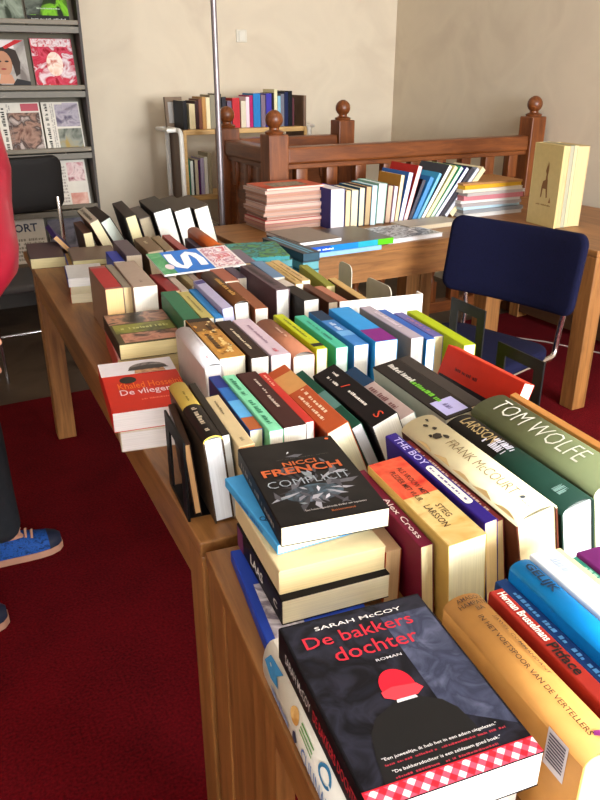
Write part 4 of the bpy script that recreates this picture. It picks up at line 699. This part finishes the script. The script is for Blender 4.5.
rackmag(.50,.79,.745,.265,'pale newspaper on the rack behind the black chair back',mottled(['b8b4a4','98a084','c8c4b8'],8),'newspaper','newspaper',None,'newspapers in the rack')
def sport(t,P): lettering('masthead_lettering','SPORT',P(.12,.85,.72,.9),'2c3048',t,1); dashes('column_lettering',P(.05,.95,.1,.6),'8a8478',t,6,7,14)
rackmag(.47,.74,.43,.265,'newspaper headed SPORT on the low rack shelf under the black chair back',np_,'newspaper','newspaper',sport,'newspapers in the rack')
rackmag(.76,1.01,.43,.25,'dark magazine on the low rack shelf behind the far book table end',mottled(['2c2830','6a6470','484450'],10))

# ------------------------------------------------------------------ things on the desks
def flatbook(name,lab,x,y,z,w,d,T,rz,cov,pages,g,spine=None,cat=None):
    # a closed flat book or magazine: w across, d deep, spine along the front edge
    t=thing(name,lab,cat or ('magazine' if 'mag' in name else 'book'),(x,y,z),(0,0,rz),g)
    k=max(.0009,min(.0025,T*.12)); b=MB()
    b.box(-w/2,w/2,-d/2,d/2,T-k,T); b.box(-w/2,w/2,-d/2,d/2,0,k)
    if spine: b.box(-w/2,w/2,-d/2,-d/2+k,k,T-k)
    b.build('cover',cov,t)
    MB().box(-w/2+.002,w/2-.002,-d/2+(k if spine else .0015),d/2-.002,k*1.02,T-k*1.02).build('page_block',paper(pages),t)
    return t
rg=random.Random(11); z=.7505; MG='magazines in the left desk stack'
cols=[('c8b4a4','lowest'),('a8787c','second'),('b84c48','third'),('d0c0b4','fourth'),('8a8078','fifth'),('c0a49c','sixth'),('b89088','seventh'),('d8ccc4','eighth'),('9c8c80','ninth'),('c8988c','tenth'),('b0a098','eleventh')]
for k,(c,w) in enumerate(cols):
    T=rg.uniform(.0155,.0205)
    flatbook('magazine','faded pinkish magazine, %s from the bottom of the left desk stack'%w if w!='lowest' else 'faded magazine at the very bottom of the left desk stack',1.69+rg.uniform(-.012,.012),3.335+rg.uniform(-.008,.008),z,.335+rg.uniform(-.025,.01),.23,T,R(rg.uniform(-3,3)),cover(c),('c8a08e','b48874','d4b4a4','a87c6c')[k%4],MG); z+=T+.0003
t=flatbook('magazine','orange-red picture magazine on top of the left desk stack',1.69,3.335,z,.315,.22,.011,R(2),mottled(['b8442c','d0684c','c05038'],10),'e6c8ba',MG)
rect('cover_picture',lambda a,b:(-.1+.19*a,-.07+.12*b,.0116),mottled(['6a7468','a89c88','4c5048'],18),t)
t=thing('wooden_bookend','small orange-brown wooden block ending the book row beside the magazine stack','bookend',(1.868,3.14,.7505))
MB().box(-.03,.005,-.0,.14,0,.125,.003).build('block',wood('8a5428','b87838',(40,40,4)),t)
z=.7505; MG2='magazines in the right desk stack'
for k,(c,l,T) in enumerate((('c8c4c0','white-grey magazine at the bottom of the right desk stack',.02),('8a8c90','grey magazine, second from the bottom of the right desk stack',.018),('b8d0dc','light blue magazine in the right desk stack',.016),('a8a0a0','dull grey magazine above the light blue one in the right stack',.016),('d8d4d0','off-white magazine in the middle of the right desk stack',.014),('c47880','pink magazine in the right desk stack',.024),('b0a8a4','grey-beige magazine above the pink one in the right stack',.016),('d4c8b8','pale magazine under the yellow one in the right stack',.016),('d0a020','bright yellow magazine near the top of the right desk stack',.02),('a87848','thin brown-covered magazine on top of the right desk stack',.010))):
    flatbook('magazine',l,2.80+rg.uniform(-.012,.012),3.2+rg.uniform(-.01,.01),z,.40,.26,T,R(rg.uniform(-3,3)),cover(c),c,MG2); z+=T+.0003
# atlases lying at the front of the desk
FG='books lying flat at the desk front'
flatbook('atlas','pale blue flat book lowest at the desk front edge, under the blue atlas',1.60,2.79,.7505,.40,.30,.018,R(2),cover('8ab4dc'),'c4d4e4',FG,True,'book')
t=flatbook('atlas','bright blue to green spined atlas with dark cover at the desk front',1.635,2.80,.769,.46,.31,.026,R(2),plain('3a2c24',.35),'3c6ca0',FG,True,'book')
for a0,a1,c in ((0,.3,'1c50b4'),(.3,.6,'1c78c0'),(.6,.82,'2a9cb0'),(.82,1,'58b81c')): rect('spine_band',lambda a,b,a0=a0,a1=a1:(-.23+.46*(a0+(a1-a0)*a),-.1555,.0005+.025*b),cover(c),t)
dashes('spine_lettering',lambda a,b:(-.222+.15*a,-.1562,.007+.011*b),'e8eef8',t,1,3,16)
flatbook('book','taupe flat book with a white page edge on the left of the blue atlas',1.515,2.82,.7955,.21,.28,.016,R(4),plain('6a5c54',.45),'e8e4e4',FG)
rect('cover_picture',lambda a,b:(-.1+.2*a,-.135+.27*b,.0164),plain('84766a',.5),bpy.data.objects[-1] if False else [o for o in COL.objects if o.get('label','').startswith('taupe flat')][0])
t=flatbook('magazine','white magazine with a black-striped picture cover beside the blue atlas',2.04,2.865,.7505,.32,.27,.018,R(4),plain('d4d4d8',.35),'eceef4',FG)
rect('cover_picture',lambda a,b:(-.15+.3*a,-.125+.25*b,.0184),mottled(['202028','c8ccd4','484850','dcdce0'],22),t)
flatbook('book','beige-grey flat book lying behind the striped magazine',2.30,2.99,.7505,.33,.15,.022,R(3),plain('a89c8c',.5),'c8b89c',FG)
# tall cream volumes
VG='tall cream volumes'
vx=2.796; 
for k,(T,c,l) in enumerate(((.012,'c8b478','tall cream board with a brown deer emblem at the left of the upright volumes'),(.03,'c4b080','tall tan volume directly behind the deer-emblem board'),(.026,'a8a48c','tall grey-cream volume, second right of the deer board'),(.022,'ccbc90','tall pale volume, third right of the deer board'),(.07,'d0b888','broad cream volume at the right end of the tall upright set'))):
    t=thing('tall_volume',l,'book',(vx,2.63,.7505),(0,0,R(-7)),VG)
    h=.385 if k<4 else .38; d=.215
    if k==0: MB().box(0,T,0,d,0,h,.002).build('cover',plain(c,.5),t)
    else:
        b=MB(); b.box(0,.002,.004,d,0,h); b.box(T-.002,T,.004,d,0,h); b.box(.002,T-.002,d-.002,d,0,h); b.build('cover',plain(c,.5),t); MB().box(.0021,T-.0021,.006,d-.003,.002,h-.003).build('page_block',paper(c),t)
    if k==0:
        pl=lambda a,b:(-.0006,d*(1-a),h*b)
        deer=[(.40,.34),(.44,.36),(.46,.46),(.56,.46),(.60,.35),(.64,.36),(.61,.48),(.60,.56),(.58,.62),(.60,.70),(.585,.80),(.56,.74),(.545,.80),(.53,.74),(.50,.68),(.53,.64),(.52,.57),(.44,.55),(.41,.48)]
        shape('emblem',deer,pl,ink('7c5428'),t); dashes('title_lettering',lambda a,b:pl(.28+.5*a,.25+.03*b),'8a6c3c',t,1,2,9); shape('emblem',[(.7,.3),(.78,.3),(.74,.37)],pl,ink('8a6434'),t)
        rect('cover_edge_line',lambda a,b:pl(.03+.01*a,.02+.96*b),ink('e0d0a0'),t)
    vx+=T+.0012

# ------------------------------------------------------------------ bookends, card, flat things among the books
grey=plain('b4ae9c',.5); blk=plain('070708',.5,0,.2)
def bookend(lab,x,y,w,h,rz,mat,cut,g,s=-1):
    t=thing('bookend',lab,'bookend',(x,y,.7505),(0,0,rz),g); b=MB()
    if cut:
        b.box(0,.004,0,.028,0,h); b.box(0,.004,w-.028,w,0,h); b.box(0,.004,.028,w-.028,h-.026,h); b.box(0,.004,.028,w-.028,0,.01)
    else:
        pl=[(0,0),(w,0),(w,h-.02)]+[(w-.02+.02*math.cos(R(a)),h-.02+.02*math.sin(R(a))) for a in (30,60,90)]+[(.02+.02*math.cos(R(a)),h-.02+.02*math.sin(R(a))) for a in (90,120,150,180)]
        b.prism(pl,lambda p,d:(d,p[0],p[1]),0,.003)
    b.build('upright_plate',mat,t); MB().box(min(s*.09,0),max(s*.09,0),.01,w-.01,0,.0012).build('base_plate',mat,t)
BG='black metal bookends'
bookend('black metal bookend with a cut-out before the left front leg of the blue chair',1.172,1.275,.135,.185,R(-3),blk,1,BG)
bookend('black metal bookend with a cut-out behind the bright red tilted book',1.128,1.035,.15,.145,R(-3),blk,1,BG)
bookend('black metal bookend at the left table edge beside the yellow and black hardback',.333,1.03,.14,.15,R(-6),blk,1,BG,1)
bookend('grey metal bookend standing at the right end of the third row, farther one',1.205,1.925,.085,.15,R(-3),grey,0,'grey metal bookends')
bookend('grey metal bookend standing just behind the white cardboard strip, nearer one',1.192,1.69,.14,.14,R(-3),grey,0,'grey metal bookends')
t=thing('cardboard_box','white cardboard box front standing between the second and third rows of books','box',(.945,1.56,.7505),(0,0,R(-9)))
b=MB(); b.box(0,.235,0,.004,0,.165); b.build('front_panel',plain('eeeae4',.6),t); MB().box(.231,.235,.004,.03,0,.165).build('side_flap',plain('e4e0d8',.6),t)
# big picture magazine lying askew on the third row
t=thing('picture_magazine','picture magazine with a big white S on blue lying across the middle books','magazine',(.655,2.085,.896),(R(11),0,R(2)))
MB().box(0,.268,0,.16,0,.006,.001).build('pages',plain('e4e0dc',.5),t)
P=lambda a0,a1,b0,b1,l=.0068:(lambda a,b:(.268*(a0+(a1-a0)*a),.16*(b0+(b1-b0)*b),l))
rect('cover',P(0,1,0,1,.0064),plain('dcd4d0',.35),t); rect('cover_band',P(0,.2,0,1),mottled(['3c7c4c','5c9868','88a890'],20),t); rect('cover_band',P(.16,.62,0,1,.0070),plain('1c6cc0',.35),t)
rect('cover_picture',P(.64,.98,.04,.96),mottled(['d8c8cc','a86878','e8e0e0','b84858','d0c4b8'],30),t); shape('flower_picture',ell(.13,.3,.05,.12),P(0,1,0,1,.0074),plain('e0c8cc',.4),t)
sv=ell(.40,.66,.13,.26,14,20,270)+ell(.40,.33,.13,.26,14,90,-160)[1:]; 
def strip(pts,w):
    V=[];F=[]
    for i,p in enumerate(pts):
        a=pts[max(0,i-1)];c=pts[min(len(pts)-1,i+1)]; dx,dy=(c[0]-a[0])*.268,(c[1]-a[1])*.16; L=math.hypot(dx,dy) or 1; nx,ny=-dy/L*w,dx/L*w
        V+=[(p[0]*.268+nx,p[1]*.16+ny,.0078),(p[0]*.268-nx,p[1]*.16-ny,.0078)]
    for i in range(len(pts)-1): F.append((2*i,2*i+1,2*i+3,2*i+2))
    return V,F
V,F=strip([(.225,.86),(.21,.5),(.24,.28),(.30,.2),(.355,.3),(.38,.5),(.405,.72),(.46,.82),(.52,.74),(.55,.5),(.535,.2)],.0125)
mesh_obj('cover_lettering',V,F,ink('f2f0f0'),t)
teal=mottled(['1c6c70','3c9c94','184850','5a9848','2c8088'],24)
flatbook('picture_book','teal flower-patterned book lying flat behind the third row of books',1.085,2.37,.862,.19,.24,.016,R(-14),teal,'3c8c94','flat books behind the third row',None,'book')
t=flatbook('picture_book','dark blue book with pale blue stripes slumped beside the teal flowered one',1.235,2.40,.845,.07,.31,.03,R(2),plain('14202c',.4),'284858','flat books behind the third row',None,'book')
for a in (.3,.55): rect('cover_stripe',lambda p,q,a=a:(-.035+.07*(a+.14*p),-.15+.3*q,.0305),plain('4898b8',.4),t)
t=flatbook('picture_book','plum and teal edged book lying left of the teal flowered one',.985,2.29,.862,.06,.2,.02,R(-8),plain('6a5a70',.4),'2c8c9c','flat books behind the third row',None,'book')

# hidden support under flat books: low stack lying flat
for (x,y,w,d,z0,T,n,lab) in ((1.10,2.37,.18,.22,.7505,.0275,4,'teal-paged'),(1.235,2.40,.068,.3,.7505,.0306,3,'navy-paged')):
    words=('bottom','second','third','topmost')
    for k in range(n):
        flatbook('picture_book','%s book, %s of the low pile holding up the %s book'%(lab,words[k] if k<n-1 else 'topmost','teal flowered' if n==4 else 'blue striped'),x,y,z0+k*(T+.0003),w,d,T,R(-12 if n==4 else 2),cover('24484c' if k%2 else '3c6068'),'5c98a0','piled books behind the third row',None,'book')
WIN1=560
WIN2=120
CE1=5
CE2=1.5
EXPO=0.0
# ------------------------------------------------------------------ chairs
def pad(name,w,h,r,th,bend,mat,parent,mtx):
    # upholstered panel in local xz, thickness along y, bent so that its ends come forward
    out=[]
    for cx,cz,a0 in ((w/2-r,h/2-r,0),(-w/2+r,h/2-r,90),(-w/2+r,-h/2+r,180),(w/2-r,-h/2+r,270)):
        for i in range(9): a=R(a0+90*i/8); out.append((cx+r*math.cos(a),cz+r*math.sin(a)))
    # subdivide long straight runs
    pts=[]
    for i,p in enumerate(out):
        q=out[(i+1)%len(out)]; L=math.hypot(q[0]-p[0],q[1]-p[1]); k=max(1,int(L/.03))
        for j in range(k): pts.append((p[0]+(q[0]-p[0])*j/k,p[1]+(q[1]-p[1])*j/k))
    n=len(pts); V=[];F=[]
    layers=[(0.0,None,-th/2)]
    rings=[(.35,-th*.52),(.7,-th*.5),(.93,-th*.47),(.985,-th*.36),(1,-th*.15),(1,th*.15),(.985,th*.36),(.93,th*.47),(.7,th*.5),(.35,th*.52)]
    def P(x,y,z): return (x,y+bend*(2*x/w)**2,z)
    V.append(P(0,-th*.53,0)); 
    for s,y in rings: V+=[P(x*s,y,z*s) for x,z in pts]
    V.append(P(0,th*.53,0)); m=len(rings)
    for i in range(n): F.append((0,1+(i+1)%n,1+i))
    for k in range(m-1):
        a=1+k*n; b_=a+n
        for i in range(n): F.append((a+i,a+(i+1)%n,b_+(i+1)%n,b_+i))
    a=1+(m-1)*n
    for i in range(n): F.append((a+i,a+(i+1)%n,len(V)-1))
    o=mesh_obj(name,V,F,mat,parent,None,True,mtx); return o
fab=mottled(['0a0b20','101230','0c0d28'],160,'blue_fabric',.9); chrome=plain('c8c4c4',.18,1,.5,0)
t=thing('upholstered_chair','blue upholstered chair with chrome tube frame facing the long book table','chair',(1.907,2.14,0),(0,0,R(104.5)))
pad('backrest',.605,.31,.045,.045,.05,fab,t,Matrix.Translation((-.015,-.245,.748))@Matrix.Rotation(R(9),4,'X'))
pad('seat',.50,.47,.09,.05,0,fab,t,Matrix.Translation((0,.02,.44))@Matrix.Rotation(R(-90),4,'X'))
for s in (-1,1):
    b=MB(); x=s*.225
    yz=[(-.262,.70),(-.268,.62),(-.268,.50),(-.262,.455)]+[(-.232+.03*math.cos(R(a)),.435+.03*math.sin(R(a))) for a in (200,235,270)]+[(-.1,.404),(.18,.404)]+[(.20+.035*math.cos(R(a)),.37+.035*math.sin(R(a))) for a in (90,45,0)]+[(.235,.2),(.235,.05)]+[(.20+.035*math.cos(R(a)),.048+.035*math.sin(R(a))) for a in (0,-45,-90)]+[(.0,.0125),(-.24,.0125)]
    b.tube([(x*(1.06 if z>.5 else 1),y,z) for y,z in yz],.0115,10); b.build('tube_frame',chrome,t,True)
b=MB(); b.tube([(-.225,.1,.404),(.225,.1,.404)],.0105); b.build('cross_tube',chrome,t,True)
b=MB(); b.tube([(-.225,-.235,.0125),(.225,-.235,.0125)],.0115); b.build('cross_tube',chrome,t,True)
blackf=plain('120e0c',.7,0,.25,.1,90)
t=thing('upholstered_chair','black chair standing in front of the magazine rack at the left','chair',(.50,4.02,-.012),(0,0,R(4)))
pad('backrest',.46,.26,.05,.04,.03,blackf,t,Matrix.Translation((.0,-.17,.965))@Matrix.Rotation(R(6),4,'X'))
pad('seat',.42,.40,.07,.045,0,plain('4c4a4c',.7),t,Matrix.Translation((0,.06,.455))@Matrix.Rotation(R(-90),4,'X'))
for s in (-1,1):
    b=MB(); x=s*.19; b.tube([(x,-.165,.9),(x,-.185,.75),(x,-.17,.46),(x,-.2,.0)],.011); b.build('rear_leg',chrome,t,True)
    b=MB(); b.tube([(x,.22,.43),(x,.235,.0)],.011); b.build('front_leg',chrome,t,True)
b=MB(); b.tube([(-.19,-.17,.43),(-.19,.23,.43)],.01); b.tube([(.19,-.17,.43),(.19,.23,.43)],.01); b.tube([(-.19,-.185,.24),(.19,-.185,.24)],.009); b.build('side_rail',chrome,t,True)
# cable
b=MB(); b.tube([(2.55,3.46,.004),(2.75,3.38,.004),(3.0,3.22,.004),(3.2,2.95,.004),(3.36,2.6,.004),(3.44,2.2,.004)],.004,6)
tag(b.build('cable',plain('98847c',.6),None,True),'thin pale cable running across the red carpet behind the blue chair','cable')

# ------------------------------------------------------------------ person looking at the books
def skin_mesh(name,V,E,rad,mat,parent,sub=2,root=0):
    me=bpy.data.meshes.new(name); me.from_pydata(V,E,[]); o=bpy.data.objects.new(name,me); COL.objects.link(o)
    md=o.modifiers.new('s','SKIN'); md.use_smooth_shade=True
    for i,sv in enumerate(me.skin_vertices[0].data):
        r=rad[i]; sv.radius=r if isinstance(r,tuple) else (r,r); sv.use_root=(i==root)
    sb=o.modifiers.new('d','SUBSURF'); sb.levels=sub; sb.render_levels=sub
    dg=bpy.context.evaluated_depsgraph_get(); m2=bpy.data.meshes.new_from_object(o.evaluated_get(dg))
    bpy.data.objects.remove(o); m2.materials.clear(); m2.materials.append(mat)
    for p in m2.polygons: p.use_smooth=True
    o=bpy.data.objects.new(name,m2); COL.objects.link(o); o.parent=parent; return o
pr_=thing('person','person in a shiny red jacket, dark trousers and blue shoes at the left picture edge','person',(0,2.05,0))
V=[];E=[];rad=[]
def v(x,y,z,r,par=None):
    V.append((x,y,z)); rad.append(r)
    if par is not None: E.append((par,len(V)-1))
    return len(V)-1
pel=v(-.01,0,.95,.12); s1=v(.05,0,1.15,.115,pel); ch=v(.10,0,1.36,.12,s1); nb=v(.13,0,1.50,.06,ch); nk=v(.145,0,1.56,.052,nb); jaw=v(.175,0,1.63,(.075,.07),nk); hd=v(.175,0,1.71,(.082,.092),jaw); tp=v(.17,0,1.785,.06,hd)
v(.272,0,1.675,.014,hd)
for s in (-1,1):
    v(.165,s*.092,1.69,.018,hd)
    sh_=v(.10,s*.17,1.44,.055,ch); el=v(.03,s*.235,1.17,.04,sh_); wr=v(.075,s*.235,.935,.027,el); pm=v(.095,s*.232,.865,(.024,.036),wr)
    for k,(dx,l) in enumerate(((-.028,.062),(-.009,.074),(.011,.07),(.03,.055))):
        a=v(.098+dx,s*.232,.83,.0095,pm); c=v(.104+dx,s*.226,.83-l*.55,.0088,a); v(.112+dx,s*.214,.83-l,.0075,c)
    a=v(.135,s*.222,.878,.011,wr); v(.155,s*.214,.845,.0095,a)
    hp=v(-.01,s*.085,.90,.085,pel)
    ax,ay=(.085,.15) if s>0 else (-.15,-.15)
    kn=v((.075 if s>0 else -.03),s*.115,.50,.056,hp); an=v(ax,ay,.10,.030,kn); v(ax+.10,ay,.045,.014,an)
skinm=plain('b98468',.5,0,.4,.05,30)
skin_mesh('body',V,E,rad,skinm,pr_)
for s in (-1,1):
    MB().lathe([(.001,-.012),(.009,-.009),(.012,0),(.009,.009),(.001,.012)],(.243,s*.032,1.705),12).build('eye',plain('e8e4e0',.2,0,.5,0),pr_,True)
    MB().lathe([(.001,-.006),(.005,-.004),(.006,0),(.005,.004),(.001,.006)],(.2515,s*.032,1.705),10).build('iris',plain('2c1c14',.2,0,.5,0),pr_,True)
mesh_obj('mouth',[(.251,-.024,1.638),(.262,0,1.634),(.251,.024,1.638),(.249,.02,1.648),(.262,0,1.646),(.249,-.02,1.648)],[(0,1,4,5),(1,2,3,4)],plain('8c4840',.5,0,.4,0),pr_)
hv=[];hf=[]
for i in range(9):
    ph=math.pi*.62*i/8
    for k in range(18):
        th_=2*math.pi*k/18; fr=math.cos(th_); cut=1 if fr<.35 else .62
        p2=ph*cut; hv.append((.165+.108*math.sin(p2)*math.cos(th_),.1*math.sin(p2)*math.sin(th_),1.70+.112*math.cos(p2)))
for i in range(8):
    for k in range(18): hf.append((i*18+k,i*18+(k+1)%18,(i+1)*18+(k+1)%18,(i+1)*18+k))
mesh_obj('hair',hv,hf,plain('33241a',.6,0,.4,.2,120),pr_,None,True)
# jacket: torso rings + sleeves
jm=plain('8e1428',.38,0,.4,.2,22,.1)
rings=[(.90,.04,.135,.205),(.935,.06,.140,.215),(.985,.09,.155,.222),(1.04,.098,.160,.222),(1.10,.105,.150,.218),(1.16,.105,.148,.216),(1.24,.115,.15,.218),(1.32,.11,.147,.222),(1.40,.10,.135,.222),(1.46,.105,.115,.205),(1.505,.135,.095,.15),(1.535,.138,.08,.09),(1.565,.142,.074,.08)]
JV=[];JF=[]; n_=28
for k,(z,cx,rx,ry) in enumerate(rings):
    for i in range(n_):
        a=2*math.pi*i/n_; w=1+.018*math.sin(5*a+k*1.7)
        JV.append((cx+rx*w*math.cos(a),ry*w*math.sin(a),z+.006*math.sin(3*a+k)))
for k in range(len(rings)-1):
    for i in range(n_): JF.append((k*n_+i,k*n_+(i+1)%n_,(k+1)*n_+(i+1)%n_,(k+1)*n_+i))
jk=mesh_obj('jacket',JV,JF,jm,pr_,None,True)
for s in (-1,1):
    skin_mesh('sleeve',[(.125,s*.14,1.44),(.10,s*.185,1.42),(.055,s*.225,1.29),(.03,s*.24,1.17),(.05,s*.24,1.05),(.072,s*.236,.955)],[(0,1),(1,2),(2,3),(3,4),(4,5)],[.07,.072,.064,.06,.054,.043],jm,jk)
# trousers
tm=plain('23262b',.85,0,.3,.12,60)
TV=[(-.01,0,.95),(-.005,.085,.86),(.045,.105,.66),(.072,.118,.50),(.085,.14,.26),(.096,.152,.078),(-.005,-.085,.86),(-.02,-.105,.66),(-.03,-.118,.50),(-.10,-.14,.26),(-.145,-.15,.078)]
skin_mesh('trousers',TV,[(0,1),(1,2),(2,3),(3,4),(4,5),(0,6),(6,7),(7,8),(8,9),(9,10)],[.15,.115,.095,.082,.07,.066,.115,.095,.082,.07,.066],tm,pr_)
# shoes
sm=mottled(['1a3a68','2452a0','142c54'],70,'blue_mesh_fabric',.7)
def shoe(ox,oy):
    sec=[(-.085,.022,.055),(-.078,.032,.075),(-.05,.038,.088),(0,.040,.092),(.045,.043,.088),(.085,.047,.066),(.125,.049,.052),(.160,.046,.045),(.188,.034,.036),(.202,.014,.028)]
    VV=[];FF=[];m=14
    for x,w,h in sec:
        for i in range(m):
            a=math.pi*i/(m-1); VV.append((ox+x,oy+w*math.cos(a)*(1+.08*math.sin(a)),.02+h*max(0,math.sin(a))**.8*1.0))
    for k in range(len(sec)-1):
        for i in range(m-1): FF.append((k*m+i,k*m+i+1,(k+1)*m+i+1,(k+1)*m+i))
    FF.append(tuple(range(m))); FF.append(tuple(range((len(sec)-1)*m,len(sec)*m))[::-1])
    up=mesh_obj('shoe',VV,FF,sm,pr_,None,True)
    ol=[(x,w*1.06) for x,w,h in sec]; poly=[(x,w) for x,w in ol]+[(x,-w) for x,w in ol[::-1]]
    MB().prism(poly,lambda p,d:Vector((ox+p[0]*1.02,oy+p[1],d)),0.001,.024).build('sole',plain('b08068',.7),up)
    cap=[s_ for s_ in sec if s_[0]>=.15]; CV=[];CF=[]
    for x,w,h in cap:
        for i in range(m): a=math.pi*i/(m-1); CV.append((ox+x+.001,oy+(w+.0015)*math.cos(a)*(1+.08*math.sin(a)),.02+(h+.0015)*max(0,math.sin(a))**.8))
    for k in range(len(cap)-1):
        for i in range(m-1): CF.append((k*m+i,k*m+i+1,(k+1)*m+i+1,(k+1)*m+i))
    mesh_obj('toe_cap',CV,CF,plain('141c34',.6),up,None,True)
    b=MB()
    for k in range(4):
        x=.058+.018*k; h=.092-.0105*k; 
        b.tube([(ox+x,oy-.026,.02+h*.80),(ox+x+.004,oy,.026+h*.94),(ox+x+.008,oy+.026,.02+h*.80)],.0042,8)
    b.build('laces',plain('c49078',.7),up,True)
shoe(.065,.16); shoe(-.15,-.15)

# ------------------------------------------------------------------ lights, world, camera
def area(name,loc,rot,sx,sy,pw,col):
    l=bpy.data.lights.new(name,'AREA'); l.shape='RECTANGLE'; l.size=sx; l.size_y=sy; l.energy=pw; l.color=col
    o=bpy.data.objects.new(name,l); o.location=loc; o.rotation_euler=rot; COL.objects.link(o); return o
area('window_daylight',(2.1,YF-.12,1.7),(R(90),0,0),1.75,1.55,WIN1,(.93,.97,1.0))
area('window_daylight',(-.7,YF-.12,1.7),(R(90),0,0),1.75,1.55,WIN2,(.93,.97,1.0))
lt=plain('e8e4dc',.5)
for (x,y,p) in ((1.9,2.9,CE1),(1.2,.4,CE2)):  # unseen glowing ceiling lamps, added for ambient fill
    t=thing('added_fill_lamp','added round white ceiling lamp for ambient fill over the %s'%('desk and banister' if y>2 else 'book tables'),'lamp',(x,y,ZC))
    MB().lathe([(.30,-.001),(.31,-.03),(.29,-.07)],seg=28).build('lamp_body',lt,t,True)
    m,n,l,b=nt('opal_glass'); b.inputs['Base Color'].default_value=(.9,.87,.8,1); b.inputs['Emission Color'].default_value=(1,.86,.68,1); b.inputs['Emission Strength'].default_value=p
    MB().lathe([(.285,-.0705),(.24,-.09),(.1,-.1),(.01,-.101)],seg=28).build('diffuser',m,t,True)
w=bpy.data.worlds.new('World'); SC.world=w; w.use_nodes=True
w.node_tree.nodes['Background'].inputs[0].default_value=(.80,.90,1,1); w.node_tree.nodes['Background'].inputs[1].default_value=1.0
cam=bpy.data.cameras.new('camera'); cam.sensor_fit='HORIZONTAL'; cam.sensor_width=36; cam.lens=36*740/600; cam.clip_start=.02
co=bpy.data.objects.new('camera',cam); co.location=(0,0,1.45); co.rotation_euler=(R(90-23.9),0,R(-28)); COL.objects.link(co); SC.camera=co
vs=SC.view_settings; vs.view_transform='Standard'; vs.look='None'; vs.gamma=1; vs.use_curve_mapping=False; vs.exposure=EXPO
